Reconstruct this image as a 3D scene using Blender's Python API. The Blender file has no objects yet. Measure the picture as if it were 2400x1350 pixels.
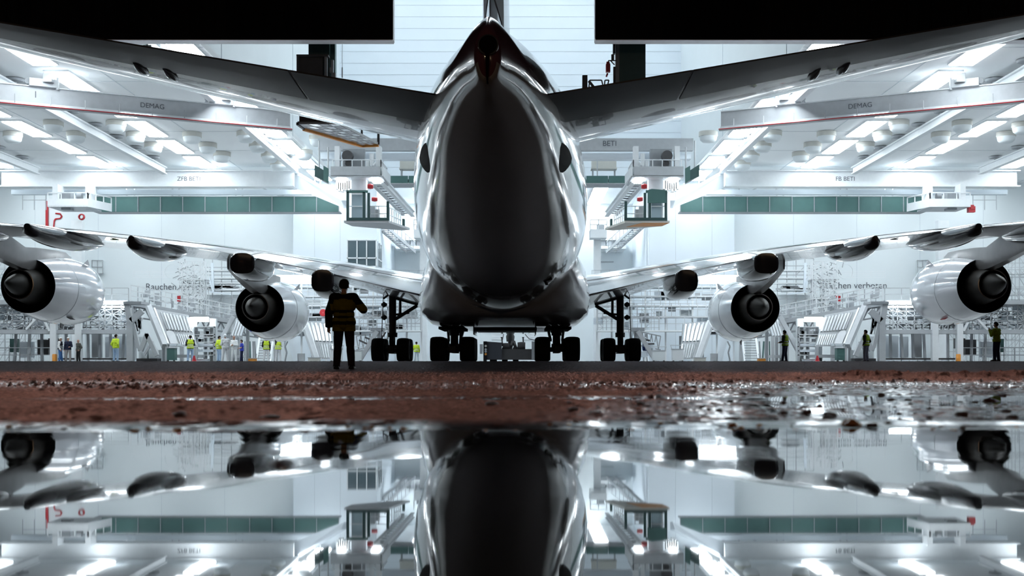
import bpy, bmesh, math, random
import numpy as np
from mathutils import Vector, Matrix, Euler

random.seed(7)
rng = np.random.default_rng(11)
S = bpy.context.scene
COL = S.collection
PI = math.pi

# ---------------------------------------------------------------- camera
# world: x right, y away from the camera, z up; z = 0 is the hangar floor, the puddle lies at WATER
F, VX, HY = 2864.0, 1218.0, 851.0        # focal length in px, vanishing point of the hangar axis (2400 x 1350)
XC = -0.9                                # middle of the hall
CZ = -0.066                              # lens height
WATER = CZ - 0.15
cam = bpy.data.cameras.new('camera')
cam.sensor_width = 36.0
cam.lens = F / 2400 * 36
cam.shift_x = (1200 - VX) / 2400
cam.shift_y = (HY - 675) / 2400
cam.clip_start, cam.clip_end = 0.05, 600
cam.dof.use_dof = True
cam.dof.focus_distance = 45
cam.dof.aperture_fstop = 4.5
co = bpy.data.objects.new('camera', cam)
COL.objects.link(co)
co.location = (0, 0, CZ)
co.rotation_euler = (PI/2, 0, 0)
S.camera = co

# ---------------------------------------------------------------- sky, lamps outside, exposure
S.view_settings.view_transform = 'Standard'
S.view_settings.look = 'None'
S.view_settings.gamma = 1
S.view_settings.use_curve_mapping = False
S.view_settings.exposure = 0.0
S.cycles.use_denoising = True
S.cycles.max_bounces = 10
S.cycles.diffuse_bounces = 5
S.cycles.glossy_bounces = 5
S.cycles.caustics_reflective = False
S.cycles.caustics_refractive = False
w = bpy.data.worlds.new('night_sky'); S.world = w
w.use_nodes = True
w.node_tree.nodes['Background'].inputs[0].default_value = (0.25, 0.3, 0.5, 1)
w.node_tree.nodes['Background'].inputs[1].default_value = 0.010
LAMP = 20.0                               # radiance of the ceiling light panels
def apron_lamp(name, loc, energy, radius=0.25):
    l = bpy.data.lights.new(name, 'POINT')
    l.energy = energy; l.color = (1.0, 0.70, 0.44); l.shadow_soft_size = radius
    o = bpy.data.objects.new(name, l); COL.objects.link(o); o.location = loc
apron_lamp('sodium_mast_lamp', (-26, -34, 16), 3600)
apron_lamp('sodium_mast_lamp', (30, -40, 16), 3600)

# ---------------------------------------------------------------- helpers
def P(px, py, D):
    return Vector(((px-VX)*D/F, D, CZ+(HY-py)*D/F))
def X(px, D): return (px-VX)*D/F
def Z(py, D): return CZ+(HY-py)*D/F

def basis(d):
    d = d.normalized()
    up = Vector((0, 0, 1)) if abs(d.z) < 0.95 else Vector((0, 1, 0))
    u = d.cross(up).normalized(); v = u.cross(d).normalized()
    return u, v

class MB:
    flip = False                          # mirror about the middle of the hall while building the right-hand twin
    def __init__(s): s.v = []; s.f = []; s.m = []; s.cm = 0
    def mat(s, i): s.cm = i; return s
    def add(s, vs, fs):
        b = len(s.v); s.v += [Vector(p) for p in vs]
        for f in fs: s.f.append(tuple(b+i for i in f)); s.m.append(s.cm)
        return s
    def box(s, c, d, rz=0, rot=None):
        hx, hy, hz = d[0]/2, d[1]/2, d[2]/2
        R = rot if rot is not None else Matrix.Rotation(rz, 3, 'Z')
        vs = [Vector(c)+R@Vector((x*hx, y*hy, z*hz)) for x in (-1, 1) for y in (-1, 1) for z in (-1, 1)]
        return s.add(vs, [(0,1,3,2),(4,6,7,5),(0,4,5,1),(2,3,7,6),(0,2,6,4),(1,5,7,3)])
    def bb(s, x0, x1, y0, y1, z0, z1):
        return s.box(((x0+x1)/2, (y0+y1)/2, (z0+z1)/2), (abs(x1-x0), abs(y1-y0), abs(z1-z0)))
    def bar(s, p, q, w, h=None):
        p, q = Vector(p), Vector(q); h = h or w
        u, v = basis(q-p)
        vs = [e+u*a*w/2+v*b*h/2 for e in (p, q) for a, b in ((-1,-1),(1,-1),(1,1),(-1,1))]
        return s.add(vs, [(3,2,1,0),(4,5,6,7),(0,1,5,4),(1,2,6,5),(2,3,7,6),(3,0,4,7)])
    def tube(s, p, q, r, n=8, r2=None, caps=True):
        p, q = Vector(p), Vector(q); r2 = r if r2 is None else r2
        u, v = basis(q-p)
        a = [2*PI*i/n for i in range(n)]
        vs = [p+(u*math.cos(t)+v*math.sin(t))*r for t in a]+[q+(u*math.cos(t)+v*math.sin(t))*r2 for t in a]
        fs = [(i, (i+1) % n, n+(i+1) % n, n+i) for i in range(n)]
        if caps: fs += [tuple(range(n-1, -1, -1)), tuple(range(n, 2*n))]
        return s.add(vs, fs)
    def path(s, pts, r, n=6):
        for a, b in zip(pts[:-1], pts[1:]): s.tube(a, b, r, n)
        return s
    def loft(s, rings, caps=True, closed=True):
        n = len(rings[0]); b = [p for r in rings for p in r]; fs = []
        for k in range(len(rings)-1):
            for i in range(n if closed else n-1):
                j = (i+1) % n
                fs.append((k*n+i, k*n+j, (k+1)*n+j, (k+1)*n+i))
        if caps and closed: fs += [tuple(range(n-1, -1, -1)), tuple(range((len(rings)-1)*n, len(rings)*n))]
        return s.add(b, fs)
    def lathe(s, prof, c, axis='Z', n=24, caps=False):
        c = Vector(c); rings = []
        for r, h in prof:
            ring = []
            for i in range(n):
                t = 2*PI*i/n; a, b = r*math.cos(t), r*math.sin(t)
                ring.append(c+(Vector((a, b, h)) if axis == 'Z' else Vector((a, h, b)) if axis == 'Y' else Vector((h, a, b))))
            rings.append(ring)
        return s.loft(rings, caps)
    def prism(s, poly, ext):
        n = len(poly); ext = Vector(ext); p = [Vector(q) for q in poly]
        return s.add(p+[q+ext for q in p], [tuple(range(n-1, -1, -1)), tuple(range(n, 2*n))]+[(i, (i+1) % n, n+(i+1) % n, n+i) for i in range(n)])
    def build(s, name, mats, parent=None, smooth=False, origin=None, **props):
        if not isinstance(mats, (list, tuple)): mats = [mats]
        if MB.flip:
            for p in s.v: p.x = 2*XC-p.x
            if origin is not None: origin = (2*XC-origin[0], origin[1], origin[2])
        o3 = Vector(parent['_o']) if parent is not None and '_o' in parent else (Vector(origin) if origin is not None else Vector((0, 0, 0)))
        me = bpy.data.meshes.new(name)
        me.from_pydata([tuple(p-o3) for p in s.v], [], s.f)
        for m in mats: me.materials.append(m)
        if len(mats) > 1: me.polygons.foreach_set('material_index', s.m)
        bm = bmesh.new(); bm.from_mesh(me); bmesh.ops.recalc_face_normals(bm, faces=bm.faces); bm.to_mesh(me); bm.free()
        if smooth:
            me.polygons.foreach_set('use_smooth', [True]*len(me.polygons))
            if smooth != 'all':
                me.set_sharp_from_angle(angle=math.radians(smooth if smooth is not True else 35))
        o = bpy.data.objects.new(name, me); COL.objects.link(o)
        if parent is not None: o.parent = parent
        else: o.location = o3
        o['_o'] = tuple(o3)
        for k, v in props.items(): o[k] = v
        return o

def thing(name, label, cat, loc, group=None, rz=0):
    if MB.flip: loc = (2*XC-loc[0], loc[1], loc[2])
    o = bpy.data.objects.new(name, None); COL.objects.link(o)
    o.location = loc; o.rotation_euler = (0, 0, rz); o['_o'] = tuple(loc)
    o['label'] = label; o['category'] = cat
    if group: o['group'] = group
    return o
def tag(o, label, cat, group=None):
    o['label'] = label; o['category'] = cat
    if group: o['group'] = group
    return o
def kids(o): return [c for c in COL.objects if c.parent == o]
def copy_tree(o, parent=None, cs=None):
    cs = cs if cs is not None else None
    c = o.copy(); COL.objects.link(c); c.parent = parent
    for ch in list(o.children): copy_tree(ch, c)
    return c
def place(o, loc, rz=0, label=None, sx=1):
    o.location = loc; o.rotation_euler = (0, 0, rz)
    if sx != 1: o.scale = (sx, 1, 1)
    if label: o['label'] = label
    return o

# ---------------------------------------------------------------- materials
def mat(name, col, rough=0.5, metal=0.0, coat=0.0, spec=0.5, var=0.06, scale=3.0, bump=0.0, emit=None, estr=0):
    m = bpy.data.materials.new(name); m.use_nodes = True
    nt = m.node_tree; N = nt.nodes; L = nt.links
    b = N['Principled BSDF']
    b.inputs['Roughness'].default_value = rough; b.inputs['Metallic'].default_value = metal
    b.inputs['Coat Weight'].default_value = coat; b.inputs['Coat Roughness'].default_value = 0.03
    b.inputs['Specular IOR Level'].default_value = spec
    tc = N.new('ShaderNodeTexCoord'); nz = N.new('ShaderNodeTexNoise')
    nz.inputs['Scale'].default_value = scale; nz.inputs['Detail'].default_value = 5
    L.new(tc.outputs['Object'], nz.inputs['Vector'])
    mr = N.new('ShaderNodeMapRange'); mr.inputs['To Min'].default_value = 1-var*2; mr.inputs['To Max'].default_value = 1+var*2
    L.new(nz.outputs['Fac'], mr.inputs['Value'])
    mx = N.new('ShaderNodeMix'); mx.data_type = 'RGBA'; mx.blend_type = 'MULTIPLY'; mx.inputs['Factor'].default_value = 1
    mx.inputs['A'].default_value = (*col, 1); L.new(mr.outputs['Result'], mx.inputs['B'])
    L.new(mx.outputs['Result'], b.inputs['Base Color'])
    if bump:
        bp = N.new('ShaderNodeBump'); bp.inputs['Strength'].default_value = bump; bp.inputs['Distance'].default_value = 0.02
        L.new(nz.outputs['Fac'], bp.inputs['Height']); L.new(bp.outputs['Normal'], b.inputs['Normal'])
    if emit:
        b.inputs['Emission Color'].default_value = (*emit, 1); b.inputs['Emission Strength'].default_value = estr
    return m
M = dict(
    lamp2=mat('lit_trench_panel', (0.9, 0.9, 0.9), 0.5, emit=(0.87, 0.955, 1.0), estr=LAMP*0.45),
    wall=mat('white_wall_panel', (0.77, 0.84, 0.90), 0.55, var=0.02, scale=0.3),
    wall2=mat('pale_wall_panel', (0.74, 0.79, 0.81), 0.6, var=0.02, scale=0.3),
    ceil=mat('white_ceiling', (0.88, 0.90, 0.91), 0.6, var=0.02, scale=0.2),
    floor=mat('grey_hall_floor', (0.22, 0.225, 0.23), 0.5, var=0.1, scale=0.5),
    black=mat('door_outside_dark', (0.012, 0.012, 0.014), 0.7, spec=0.1),
    edge=mat('door_edge_grey', (0.80, 0.79, 0.81), 0.5),
    steel=mat('white_steel', (0.78, 0.81, 0.83), 0.45, var=0.03),
    joint=mat('panel_joint', (0.60, 0.65, 0.69), 0.6),
    steel2=mat('light_grey_steel', (0.46, 0.485, 0.51), 0.4, var=0.06),
    grey=mat('mid_grey_steel', (0.30, 0.32, 0.34), 0.45, var=0.08),
    dark=mat('dark_grey_metal', (0.06, 0.06, 0.065), 0.5, var=0.1),
    alu=mat('bare_aluminium', (0.75, 0.77, 0.79), 0.25, metal=0.9, var=0.08),
    teal=mat('teal_sheet', (0.065, 0.15, 0.14), 0.5, var=0.1, scale=1.2),
    tealdark=mat('dark_teal_paint', (0.03, 0.075, 0.075), 0.45, var=0.1),
    red=mat('red_paint', (0.45, 0.02, 0.03), 0.45),
    orange=mat('orange_trim', (0.75, 0.30, 0.05), 0.5, var=0.15),
    drum=mat('beige_vent_drum', (0.58, 0.58, 0.54), 0.6, var=0.04),
    lamp=mat('lit_panel', (0.9, 0.9, 0.9), 0.5, emit=(0.87, 0.955, 1.0), estr=LAMP),
    letter=mat('grey_letter_paint', (0.10, 0.11, 0.13), 0.6),
    glass=mat('tinted_window_glass', (0.10, 0.14, 0.16), 0.08, spec=0.6, var=0.02),
    wingpaint=mat('gloss_pale_wing_paint', (0.60, 0.61, 0.64), 0.22, coat=0.7, var=0.03, scale=0.4),
    tail=mat('gloss_tailplane_paint', (0.05, 0.048, 0.048), 0.2, coat=0.55, var=0.06, scale=0.6),
    pylon=mat('grey_pylon_paint', (0.34, 0.33, 0.33), 0.28, metal=0.2, var=0.1, scale=1.5),
    ribs=mat('polished_ribbed_sheet', (0.85, 0.87, 0.89), 0.28, metal=0.85, var=0.06),
    rudder=mat('dark_rudder_paint', (0.018, 0.016, 0.022), 0.5, spec=0.15, var=0.05),
    belly=mat('gloss_grey_belly_paint', (0.75, 0.77, 0.82), 0.2, coat=1.0, var=0.04, scale=0.6),
    paint=mat('gloss_grey_fuselage_paint', (0.50, 0.46, 0.44), 0.10, coat=0.5, var=0.02, scale=0.4),
    fairing=mat('gloss_dark_grey_aircraft_paint', (0.085, 0.085, 0.10), 0.2, coat=1.0, var=0.06, scale=0.6),
    under=mat('dark_tailplane_paint', (0.036, 0.031, 0.027), 0.38, coat=0.25, spec=.3, var=0.06, scale=0.6),
    maroon=mat('gloss_maroon_paint', (0.20, 0.07, 0.085), 0.2, coat=0.6, var=0.05),
    nac=mat('gloss_nacelle_paint', (0.62, 0.63, 0.67), 0.14, coat=1.0, var=0.03, scale=0.5),
    titan=mat('brushed_titanium', (0.30, 0.28, 0.26), 0.3, metal=0.9, var=0.15),
    tdark=mat('dark_exhaust_metal', (0.026, 0.023, 0.02), 0.55, metal=0.0, spec=.25, var=0.15),
    soot=mat('black_duct', (0.006, 0.006, 0.006), 0.8, spec=0.1),
    tyre=mat('black_rubber', (0.014, 0.014, 0.015), 0.7, spec=0.2),
    gear=mat('dark_gear_steel', (0.035, 0.036, 0.04), 0.5, spec=0.3),
)
# ---------------------------------------------------------------- hangar shell
DOOR, BACK, FAR = 60.0, 116.0, 131.0
HC = 17.0                                 # underside of the wing-bay ceiling
HL, HR = -58.0, 56.0
TW = 16.2                                 # half width of the fin trench in the ceiling
TH = 38.0
def struct(name, mb, m, parent=None, **k):
    return mb.build(name, m, parent, kind='structure', **k)
struct('floor', MB().bb(HL, HR, DOOR, FAR+1, -0.4, 0.0), M['floor'])
c = struct('ceiling', MB().bb(HL, XC-TW, DOOR+0.8, BACK, HC, HC+0.4).bb(XC+TW, HR, DOOR+0.8, BACK, HC, HC+0.4), M['ceil'])
struct('ceiling', MB().bb(XC-13, XC+13, BACK, FAR, HC, HC+0.4), M['ceil'])
struct('ceiling', MB().bb(XC-TW-.3, XC+TW+.3, DOOR+0.8, BACK+.3, TH, TH+0.4), M['ceil'])
# ceiling joints
j = MB()
for x in (-48, -43, -34.5, -24.5, 23, 32.5, 42, 47):
    j.bb(x-.03, x+.03, DOOR+1, BACK, HC-.02, HC)
for y in range(66, 115, 8):
    j.bb(HL, XC-TW, y-.02, y+.02, HC-.015, HC); j.bb(XC+TW, HR, y-.02, y+.02, HC-.015, HC)
j.build('joint_strip', M['joint'], c, kind='structure')
tw = struct('wall_trench_left', MB().bb(XC-TW-.3, XC-TW, DOOR+.8, BACK, HC+.05, TH), M['wall2'])
MB().bb(XC-TW, XC-TW+.03, 70, 70.08, HC, TH).bb(XC-TW, XC-TW+.03, 92, 92.08, HC, TH).build('joint_strip', M['joint'], tw)
tw = struct('wall_trench_right', MB().bb(XC+TW, XC+TW+.3, DOOR+.8, BACK, HC+.05, TH), M['wall2'])
MB().bb(XC+TW-.03, XC+TW, 70, 70.08, HC, TH).bb(XC+TW-.03, XC+TW, 92, 92.08, HC, TH).build('joint_strip', M['joint'], tw)
te = struct('wall_trench_end', MB().bb(XC-TW-.3, XC+TW+.3, BACK, BACK+.3, HC+.05, TH), M['wall'])
for k in range(19):
    z = HC+1.1*k+.4
    MB().bb(XC-TW, XC+TW, BACK-.025, BACK, z, z+.03).build('joint_strip', M['joint'], te)
# back wall of the wing bays, a pilaster block on either side of the nose bay
wl = struct('wall_back_left', MB().bb(HL, -21.2, BACK, BACK+.3, 0, HC), M['wall2'])
wr = struct('wall_back_right', MB().bb(20.1, HR, BACK, BACK+.3, 0, HC), M['wall2'])
bl = struct('wall_bay_left', MB().bb(-21.2, -13.4, BACK-1.6, BACK+.3, 0, HC).bb(-13.7, -13.4, BACK, FAR, 0, HC), M['wall'])
br = struct('wall_bay_right', MB().bb(12.1, 20.1, BACK-1.6, BACK+.3, 0, HC).bb(12.1, 12.4, BACK, FAR, 0, HC), M['wall'])
for wll, xs in ((wl, (-52, -46, -40, -34, -28)), (wr, (26, 32, 38, 44, 50)), ):
    for x in xs: MB().bb(x-.02, x+.02, BACK-.02, BACK, 0, HC).build('joint_strip', M['joint'], wll)
for wll, xs in ((bl, (-19.2, -16.8)), (br, (14.6, 18))):
    for x in xs: MB().bb(x-.02, x+.02, BACK-1.62, BACK-1.6, 0, HC).build('joint_strip', M['joint'], wll)
struct('wall_far', MB().bb(XC-13, XC+13.5, FAR, FAR+.3, 0, HC), M['wall2'])
struct('wall_left', MB().bb(HL-.3, HL, DOOR, BACK+.3, 0, HC+.4), M['wall2'])
struct('wall_right', MB().bb(HR, HR+.3, DOOR, BACK+.3, 0, HC+.4), M['wall2'])
# the hangar door leaves above the opening, open in the middle for the fin
HB = CZ+(HY-92)/F*DOOR                    # underside of the door leaves
def leaf(name, x0, x1):
    d = struct(name, MB().bb(x0, x1, DOOR, DOOR+.7, HB, 40), M['black'])
    rib = MB()
    x = x0+.3
    while x < x1-.2:
        rib.bb(x, x+.09, DOOR-.05, DOOR, HB+.25, 40); x += .6
    rib.build('door_rib', M['black'], d, kind='stuff')
    MB().bb(x0, x1, DOOR+.01, DOOR+.76, HB-.04, HB).build('bottom_rail', M['edge'], d)
    e = x1 if name == 'door_1' else x0
    MB().bb(e-.03, e+.03, DOOR+.02, DOOR+.69, HB, 40).build('side_rail', M['edge'], d)
leaf('door_1', HL, X(920, DOOR))
leaf('door_2', X(1396, DOOR), HR)

# ceiling light panels: six rows along the hall, two rows in the nose bay, two in the trench
lab = {-2: 'white light panel in the ceiling row nearest the left wall', -1.5: 'white light panel in the middle ceiling row left of the airplane',
       -1: 'white light panel in the ceiling row closest left of the airplane', 1: 'white light panel in the ceiling row closest right of the airplane',
       1.5: 'white light panel in the middle ceiling row right of the airplane', 2: 'white light panel in the ceiling row nearest the right wall',
       0.5: 'light panel in the right ceiling row of the nose bay', -0.5: 'light panel in the left ceiling row of the nose bay',
       'o': 'white light panel in the row by the outermost left crane rail', 'p': 'white light panel in the row by the outermost right crane rail', 't': 'light panel high up in the tail fin trench'}
lp = thing('ceiling_light', lab[-2], 'light', (0, 0, 0), 'white ceiling light panels')
MB().bb(-.75, .75, -2.9, 2.9, .0, .12).build('housing', M['steel'], lp)
MB().bb(-.66, .66, -2.8, 2.8, -.06, .0).build('diffuser', M['lamp'], lp)
lp2 = thing('ceiling_light', lab['t'], 'light', (0, 0, 0), 'lights of the fin trench')
MB().bb(-.75, .75, -3.1, 3.1, .0, .12).build('housing', M['steel'], lp2)
MB().bb(-.68, .68, -3.0, 3.0, -.15, .0).build('diffuser', M['lamp2'], lp2)
first = {1: True, 2: True}
ORD = ('first', 'second', 'third', 'fourth', 'fifth', 'sixth', 'seventh')
def light(x, y, z, key, n=None):
    k = 2 if key == 't' else 1; src = lp2 if k == 2 else lp
    o = src if first[k] else copy_tree(src)
    first[k] = False
    o.location = (x, y, z); o['label'] = lab[key] if n is None else lab[key].replace('light panel', 'light panel, %s from the door' % ORD[n])
SP = 7.3
ys = [66.7+SP*k for k in range(0, 7)]
for xr, key in ((-44.6, 'o'), (-35.7, -2), (-27.0, -1.5), (-18.1, -1), (16.3, 1), (25.1, 1.5), (33.5, 2), (42.4, 'p')):
    for n, y in enumerate(ys): light(xr, y, HC-.1, key, n)
for y in (118.5, 122.5, 127.5):
    n = (118.5, 122.5, 127.5).index(y); light(7.9, y, HC-.1, .5, n); light(-9.7, y, HC-.1, -.5, n)
for y in ys[::1]:
    for dx in (-12, -4, 4, 12): light(XC+dx, y, TH-.1, 't')
# ---------------------------------------------------------------- the airplane
X0 = -0.73
plane = thing('airplane', 'huge double-deck white jet airliner seen from its tail, rolling tail first out of the hangar', 'airplane', (X0, 63.0, 0))
def ring(D, zb, zt, hw, nt=2.0, nb=2.0, fr=0.47, n=64):
    zc = zb+(zt-zb)*fr; out = []
    for i in range(n):
        t = 2*PI*i/n; c, s_ = math.cos(t), math.sin(t)
        e = nt if s_ >= 0 else nb
        x = hw*math.copysign(abs(c)**(2/e), c); z = (zt-zc if s_ >= 0 else zc-zb)*math.copysign(abs(s_)**(2/e), s_)
        out.append(Vector((X0+x, D, zc+z)))
    return out
FUS = [  # D, z bottom, z top, half width, exponents
    (27.55, 6.38, 7.42, 0.22, 2.0), (27.75, 6.28, 7.6, 0.30, 1.9), (28.3, 6.12, 7.9, 0.48, 1.7), (29.2, 5.88, 8.22, 0.80, 1.45),
    (30.2, 5.62, 8.42, 1.10, 1.35), (31.5, 5.28, 8.7, 1.42, 1.4), (33.0, 4.9, 9.02, 1.74, 1.5), (35, 4.42, 9.4, 2.05, 1.65), (37, 3.98, 9.72, 2.33, 1.8),
    (39, 3.56, 10.0, 2.58, 1.95), (41, 3.2, 10.2, 2.8, 2.0), (43, 2.88, 10.36, 3.0, 2.0), (45, 2.62, 10.48, 3.17, 2.0), (47, 2.43, 10.56, 3.32, 2.0),
    (49, 2.31, 10.62, 3.44, 2.0), (51, 2.25, 10.66, 3.52, 2.0), (54, 2.22, 10.66, 3.57, 2.0), (62, 2.22, 10.66, 3.57, 2.0), (72, 2.22, 10.66, 3.57, 2.0), (84, 2.22, 10.66, 3.57, 2.0),
    (89, 2.3, 10.5, 3.45, 2.0), (92.5, 2.5, 9.9, 3.1, 2.0), (95.5, 2.85, 8.6, 2.45, 2.0), (97.6, 3.3, 7.1, 1.6, 2.0), (98.9, 3.8, 5.8, .8, 2.0), (99.4, 4.3, 5.0, .2, 2.0)]
def interp(tab, D):
    for a, b in zip(tab[:-1], tab[1:]):
        if a[0] <= D <= b[0]:
            t = (D-a[0])/(b[0]-a[0])
            return [a[i]+(b[i]-a[i])*t for i in range(len(a))]
    return list(tab[-1])
def smooth_tab(tab, Ds):
    xs = np.array([t[0] for t in tab]); out = []
    cols = np.array(tab)
    # Catmull-Rom through the stations
    def cr(col, D):
        i = int(np.clip(np.searchsorted(xs, D)-1, 0, len(xs)-2))
        x0, x1 = xs[i], xs[i+1]; h = x1-x0; t = (D-x0)/h
        m0 = (col[i+1]-col[max(i-1, 0)])/(xs[i+1]-xs[max(i-1, 0)]); m1 = (col[min(i+2, len(xs)-1)]-col[i])/(xs[min(i+2, len(xs)-1)]-xs[i])
        return (2*t**3-3*t**2+1)*col[i]+(t**3-2*t**2+t)*h*m0+(-2*t**3+3*t**2)*col[i+1]+(t**3-t**2)*h*m1
    return [[D]+[float(cr(cols[:, k], D)) for k in range(1, cols.shape[1])] for D in Ds]
Ds = list(np.concatenate([np.linspace(27.55, 31, 14), np.linspace(31.5, 54, 40), np.linspace(56, 84, 10), np.linspace(86, 99.4, 16)]))
fm = MB(); tabs = smooth_tab(FUS, Ds)
fm.loft([ring(t[0], t[1], t[2], max(t[3], .05), t[4]) for t in tabs])
# paint scheme: maroon tail cone above a wavy border
def fus_mat(c):
    if c.y < 33.8 and c.z > 6.75+0.36*max(0, c.y-29) and c.z > 7.3+.9*(c.y-32.5): return 1
    return 0
fm.m = [fus_mat(sum((fm.v[i] for i in f), Vector())/len(f)) for f in fm.f]
fus = fm.build('fuselage', [M['paint'], M['maroon']], plane, smooth='all')
# auxiliary power unit outlet and the dark seam below it
zc = Z(105, 27.5)
MB().lathe([(.235, .25), (.235, -.02), (.205, -.03), (.20, .2)], (X0+.02, 27.5, zc), 'Y', 32).build('exhaust_pipe', M['dark'], fus, smooth=True)
MB().lathe([(.205, 0), (.01, 0.0)], (X0+.02, 27.52, zc), 'Y', 32).build('exhaust_opening', M['soot'], fus)
MB().loft([[Vector((X0-.05, 27.42, zc-.15)), Vector((X0+.05, 27.42, zc-.15)), Vector((X0+.05, 27.75, zc-.15)), Vector((X0-.05, 27.75, zc-.15))],
           [Vector((X0-.02, 27.52, zc-.82)), Vector((X0+.02, 27.52, zc-.82)), Vector((X0+.02, 27.8, zc-.82)), Vector((X0-.02, 27.8, zc-.82))]]).build('drain_seam', M['soot'], fus)
MB().bar(P(1276, 650, 46.2), P(1282, 664, 46.6), .10, .16).bar(P(1279, 655, 46.3), P(1292, 652, 46.4), .10, .12).build('blade_antenna', M['soot'], fus)
# aerofoil surfaces
def foil(n=14):
    ts = [0.5*(1-math.cos(PI*i/n)) for i in range(n+1)]
    return ts
def yt(t): return 2.6*(0.2969*math.sqrt(t)-0.126*t-0.3516*t*t+0.2843*t**3-0.1015*t**4)/0.26
def section(le, te, up, lo, sgn, x, axis='z'):
    """closed ring of points: upper surface LE>TE then lower TE>LE; up/lo in metres"""
    pts = []
    ts = foil()
    for t in ts: pts.append((t, up*yt(t)))
    for t in ts[::-1][1:-1]: pts.append((t, -lo*yt(t)))
    out = []
    for t, h in pts:
        d = le[0]+(te[0]-le[0])*t; z = le[1]+(te[1]-le[1])*t
        out.append(Vector((x, d, z+h)))
    return out
#  s, D_LE, z_LE, D_TE, z_TE, upper, lower (m)
WING = [(2.6, 81, 3.5, 59.8, 2.95, 1.75, 0.85), (5.0, 79, 3.8, 59.4, 3.45, 1.50, 0.50), (9.0, 75.2, 4.75, 59.0, 4.38, 1.05, 0.22), (14.0, 71.4, 5.6, 58.4, 5.32, 0.70, 0.14),
        (20.0, 67.2, 6.15, 56.4, 6.0, 0.52, 0.16), (25.0, 63.4, 6.5, 54.0, 6.28, 0.45, 0.15), (32.0, 57.8, 7.2, 50.8, 6.9, 0.34, 0.14), (39.6, 51.8, 8.0, 47.4, 7.6, 0.2, 0.12)]
ss = [2.6, 3.4, 4.2, 5, 6, 7, 8, 9, 10, 11, 12, 13, 14, 15.5, 17, 18.5, 20, 22, 25, 28, 32, 36, 39.6]
wt = smooth_tab(WING, ss)
for sg in (-1, 1):
    wm = MB().loft([section((r[1], r[2]), (r[3], r[4]), r[5], r[6], sg, X0+sg*r[0]) for r in wt])
    wing = wm.build('wing', M['wingpaint'], plane, smooth=40)
    # flap gaps: thin dark seams lying on the upper skin, and the wing tip fence
    def wsurf(s, t, off=0.0, low=False):
        r = smooth_tab(WING, [s])[0]
        h = -r[6]*yt(t)-off if low else r[5]*yt(t)+off
        return Vector((X0+sg*s, r[1]+(r[3]-r[1])*t, r[2]+(r[4]-r[2])*t+h))
    for s0, s1, tt in ((4.2, 12.2, .72), (12.8, 22, .74), (22.6, 35, .76)):
        g = MB()
        q = [s0+(s1-s0)*k/10 for k in range(11)]
        for a, b in zip(q[:-1], q[1:]): g.bar(wsurf(a, tt, .004), wsurf(b, tt, .004), .05, .02)
        g.build('flap_seam', M['grey'], wing)
    for s0 in (12.4, 16.6, 20.6, 22.3):
        g = MB(); q = [.74+.25*k/5 for k in range(6)]
        for a, b in zip(q[:-1], q[1:]): g.bar(wsurf(s0, a, .004), wsurf(s0, b, .004), .06, .02)
        g.build('flap_gap', M['grey'], wing)
    tip = smooth_tab(WING, [39.6])[0]
    MB().prism([(X0+sg*39.55, 47.2, 6.6), (X0+sg*39.55, 49.6, 6.4), (X0+sg*39.55, 51.2, 7.8), (X0+sg*39.55, 48.2, 9.0), (X0+sg*39.55, 47.0, 9.0)], (sg*.08, 0, 0)).build('wingtip_fence', M['wingpaint'], wing)
    # canoe fairings of the flap tracks: bowls hung below the trailing edge, the inner two cut off square behind
    for s, d0, d1, hh, ww in ((20.6, 52.9, 62.4, .92, .58), (16.5, 54.2, 62.8, 1.0, .58), (12.45, 58.0, 64.5, 1.2, .68), (8.75, 58.7, 66.0, 1.3, .64), (25.6, 51.2, 63.5, .9, .5)):
        rows = []; cut = s < 14
        a = smooth_tab(WING, [s])[0]
        for t in ([0, .01, .03] if cut else [0, .02])+[k/14 for k in range(1, 15)]:
            d = d0+(d1-d0)*t
            k_ = (d-a[1])/(a[3]-a[1])
            top = a[4]+.10 if k_ >= .97 else a[2]+(a[4]-a[2])*k_-a[6]*yt(max(k_, .001))+.12
            p0 = (.70 if t == 0 else .80) if cut else (.30 if t == 0 else .46)
            prof = p0+(1-p0)*math.sin(PI/2*min(1, t/.38))**(.8) if t < .38 else max(.16, math.cos(PI/2*(t-.38)/.66)**.7)
            w_ = ww*(((.72 if t == 0 else .86) if cut else (.24 if t == 0 else .42))+(1-((.72 if t == 0 else .86) if cut else (.24 if t == 0 else .42)))*math.sin(PI/2*min(1, t/.4))) if t < .4 else ww*max(.2, math.cos(PI/2*(t-.4)/.66)**.6)
            H = hh*prof; mid = top-H*.5; rr = []
            if not cut and t < .3: mid -= .16*(1-t/.3)
            for i_ in range(20):
                an = 2*PI*i_/20; e_ = 3.0 if cut else 2.3
                cx, cz_ = math.cos(an), math.sin(an)
                rr.append(Vector((X0+sg*s+w_*math.copysign(abs(cx)**(2/e_), cx), d, mid+H*.5*math.copysign(abs(cz_)**(2/e_), cz_))))
            rows.append(rr)
        MB().loft(rows).build('flap_track_fairing', M['fairing'], wing, smooth=40)
    # underside panel with a small green notice between the fairings
    pnt = wsurf(18.6, .88, .02, True)
    MB().box(pnt, (.34, .3, .03)).build('green_notice', mat('green_notice', (.35, .55, .02), .5) if sg < 0 else M['steel2'], wing)

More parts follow.
